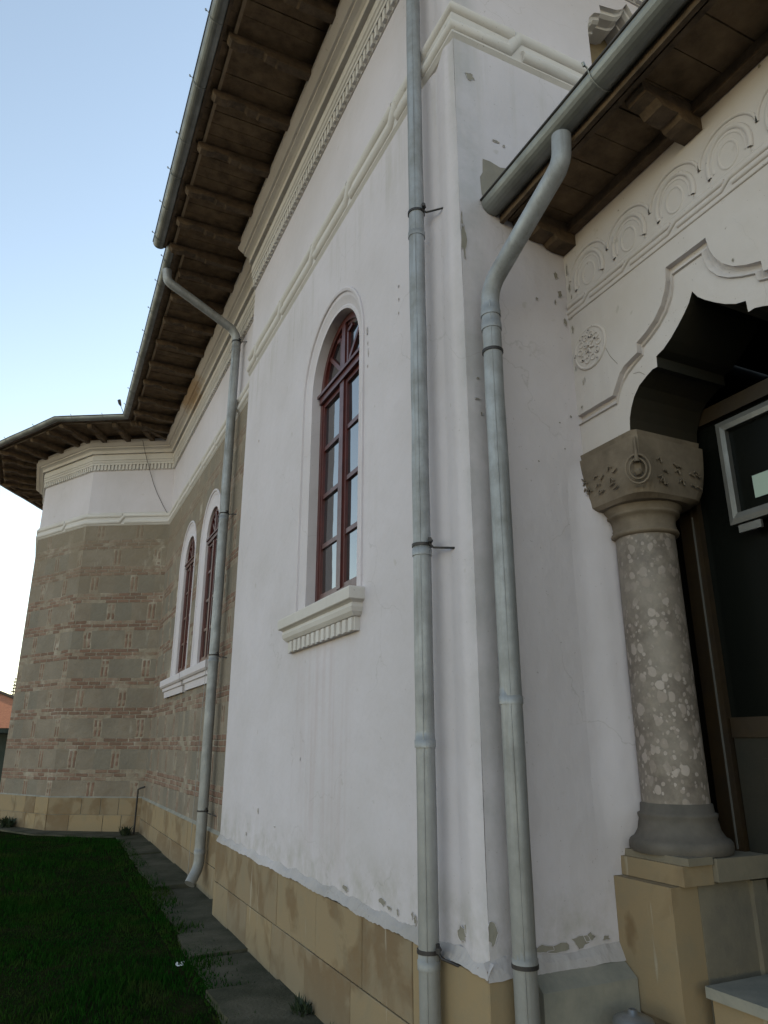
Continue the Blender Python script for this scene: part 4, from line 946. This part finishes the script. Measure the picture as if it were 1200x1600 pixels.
b = MB(); zz = gz(6.15)+.012; b.add([(1.20, 6.12, zz), (1.24, 6.11, zz+.004), (1.245, 6.15, zz+.018), (1.22, 6.16, zz+.01), (1.205, 6.18, zz+.016), (1.19, 6.15, zz+.004)], [(0, 1, 2, 3), (0, 3, 4, 5)])
b.tube([(1.19, 6.14, zz+.012), (1.25, 6.14, zz+.02)], .005, 5)
o = b.build('litter', 'litter'); o['label'] = 'scrap of white litter lying on the grass edge'; o['category'] = 'litter'
# zinc pot bottom right
b = MB(); b.lathe([(.05, .0), (.068, .0), (.078, .15), (.080, .165), (.074, .18), (.05, .192), (.02, .196), (.018, .21), (.008, .214), (.0, .165)], 2.255, 2.525, 28)
for q in range(0): pass
o = b.build('metal_pot', 'zinc'); o.location = (0, 0, .41); o['label'] = 'round grey metal pot standing at the foot of the pedestal'; o['category'] = 'pot'
b = MB(); b.box(2.14, 2.40, 2.42, 2.665, -.08, .409, 0, .4); b.build('pot_stand_stone', 'greystone'); so = bpy.data.objects['pot_stand_stone']; so['label'] = 'rough grey stone block under the metal pot'; so['category'] = 'stone'
# weeds
def weed(x, y, z, n, h, spread, label):
    b = MB()
    for i in range(n):
        a = random.uniform(0, 6.28); l = random.uniform(.4, 1)*h; s = random.uniform(.2, 1)*spread; w_ = random.uniform(.004, .010)*(h/.12)
        p0 = Vector((x+random.uniform(-.4, .4)*spread, y+random.uniform(-.6, .6)*spread, z)); tip = p0+Vector((math.cos(a)*s, math.sin(a)*s, l)); mid = (p0+tip)/2+Vector((0, 0, l*.15)); sd_ = Vector((-math.sin(a), math.cos(a), 0))*w_
        b.add([p0-sd_*.4, p0+sd_*.4, mid+sd_, mid-sd_, tip], [(0, 1, 2, 3), (3, 2, 4)])
    o = b.build('weed_tuft', 'leaf'); o['label'] = label; o['category'] = 'weed'; o['group'] = 'weeds along the wall foot'
weed(1.71, 4.78, gz(4.8)+.0, 90, .13, .10, 'low tuft of weed growing against the ochre plinth')
weed(1.69, 4.30, gz(4.3)+.0, 60, .12, .10, 'low weed at the plinth foot near the thick downpipe')
weed(-.18, 15.75, gz(15.7)+.0, 120, .22, .22, 'dark bushy weed at the far apse corner')
weed(1.66, 13.75, gz(13.7)+.0, 90, .18, .14, 'small weed in the corner between plinth and apse')
# ================================================================ far house and trees
fh = thing('house', 'low dark walled house with orange tiled roof behind the apse', 'house'); fy = 30
b = MB(); b.box(-9, 1.3, fy, fy+8, -.3, 2.15); b.build('wall', 'darkwall', fh)
b = MB(); b.add([(-9.6, fy-.7, 2.14), (1.9, fy-.7, 2.14), (1.9, fy+8.7, 2.14), (-9.6, fy+8.7, 2.14), (-6, fy+4, 4.35), (-3.2, fy+4, 4.3)], [(0, 1, 5, 4), (1, 2, 5), (2, 3, 4, 5), (3, 0, 4)])
b.build('roof', 'tile', fh)
b = MB(); vstrip(b, [(1.93, fy-.72), (-9.63, fy-.72)], 1.98, 2.12, .06); b.build('fascia', 'darkwall', fh)
b = MB(); b.tube([(-6, fy+4, 4.38), (-3.2, fy+4, 4.33), (1.9, fy-.7, 2.17)], .07, 6); b.tube([(-6, fy+4, 4.38), (-9.6, fy-.7, 2.17)], .07, 6); b.build('ridge', 'bark', fh)
def fir(x, y, h, label):
    t = thing('fir_tree', label, 'tree', 'fir trees beyond the house', (x, y, 0)); b = MB(); b.tube([(0, 0, -.2), (0, 0, h*.5), (0, 0, h)], [h*.02, h*.012, .02], 8); b.build('trunk', 'bark', t)
    b = MB(); z = h*.12
    while z < h:
        rr = (1-z/h)*h*.24+.08; k = 7+int(rr*3)
        for i in range(k):
            a = random.uniform(0, 6.28); l = rr*random.uniform(.7, 1.1); tip = Vector((math.cos(a)*l, math.sin(a)*l, z-l*.12+.1*l))
            for j in range(9):
                q = (j+1)/9; p = Vector((0, 0, z))*(1-q)+tip*q; s_ = Vector((-math.sin(a), math.cos(a), 0))*(.16*(1-q)+.04)*rr
                b.add([p-s_*random.uniform(.6, 1.2)+Vector((0, 0, random.uniform(-.08, .05))), p+Vector((math.cos(a), math.sin(a), 0))*.12*rr, p+s_*random.uniform(.6, 1.2)+Vector((0, 0, random.uniform(-.08, .05))), p+Vector((0, 0, -.06))], [(0, 1, 2, 3)])
        z += h*.035
    b.build('crown', 'needle', t)
fir(-1.35, 52, 5.6, 'small dark fir whose top shows above the orange roof next to the apse')
fir(-4.6, 55, 6.0, 'second fir tree left of the apse behind the house')
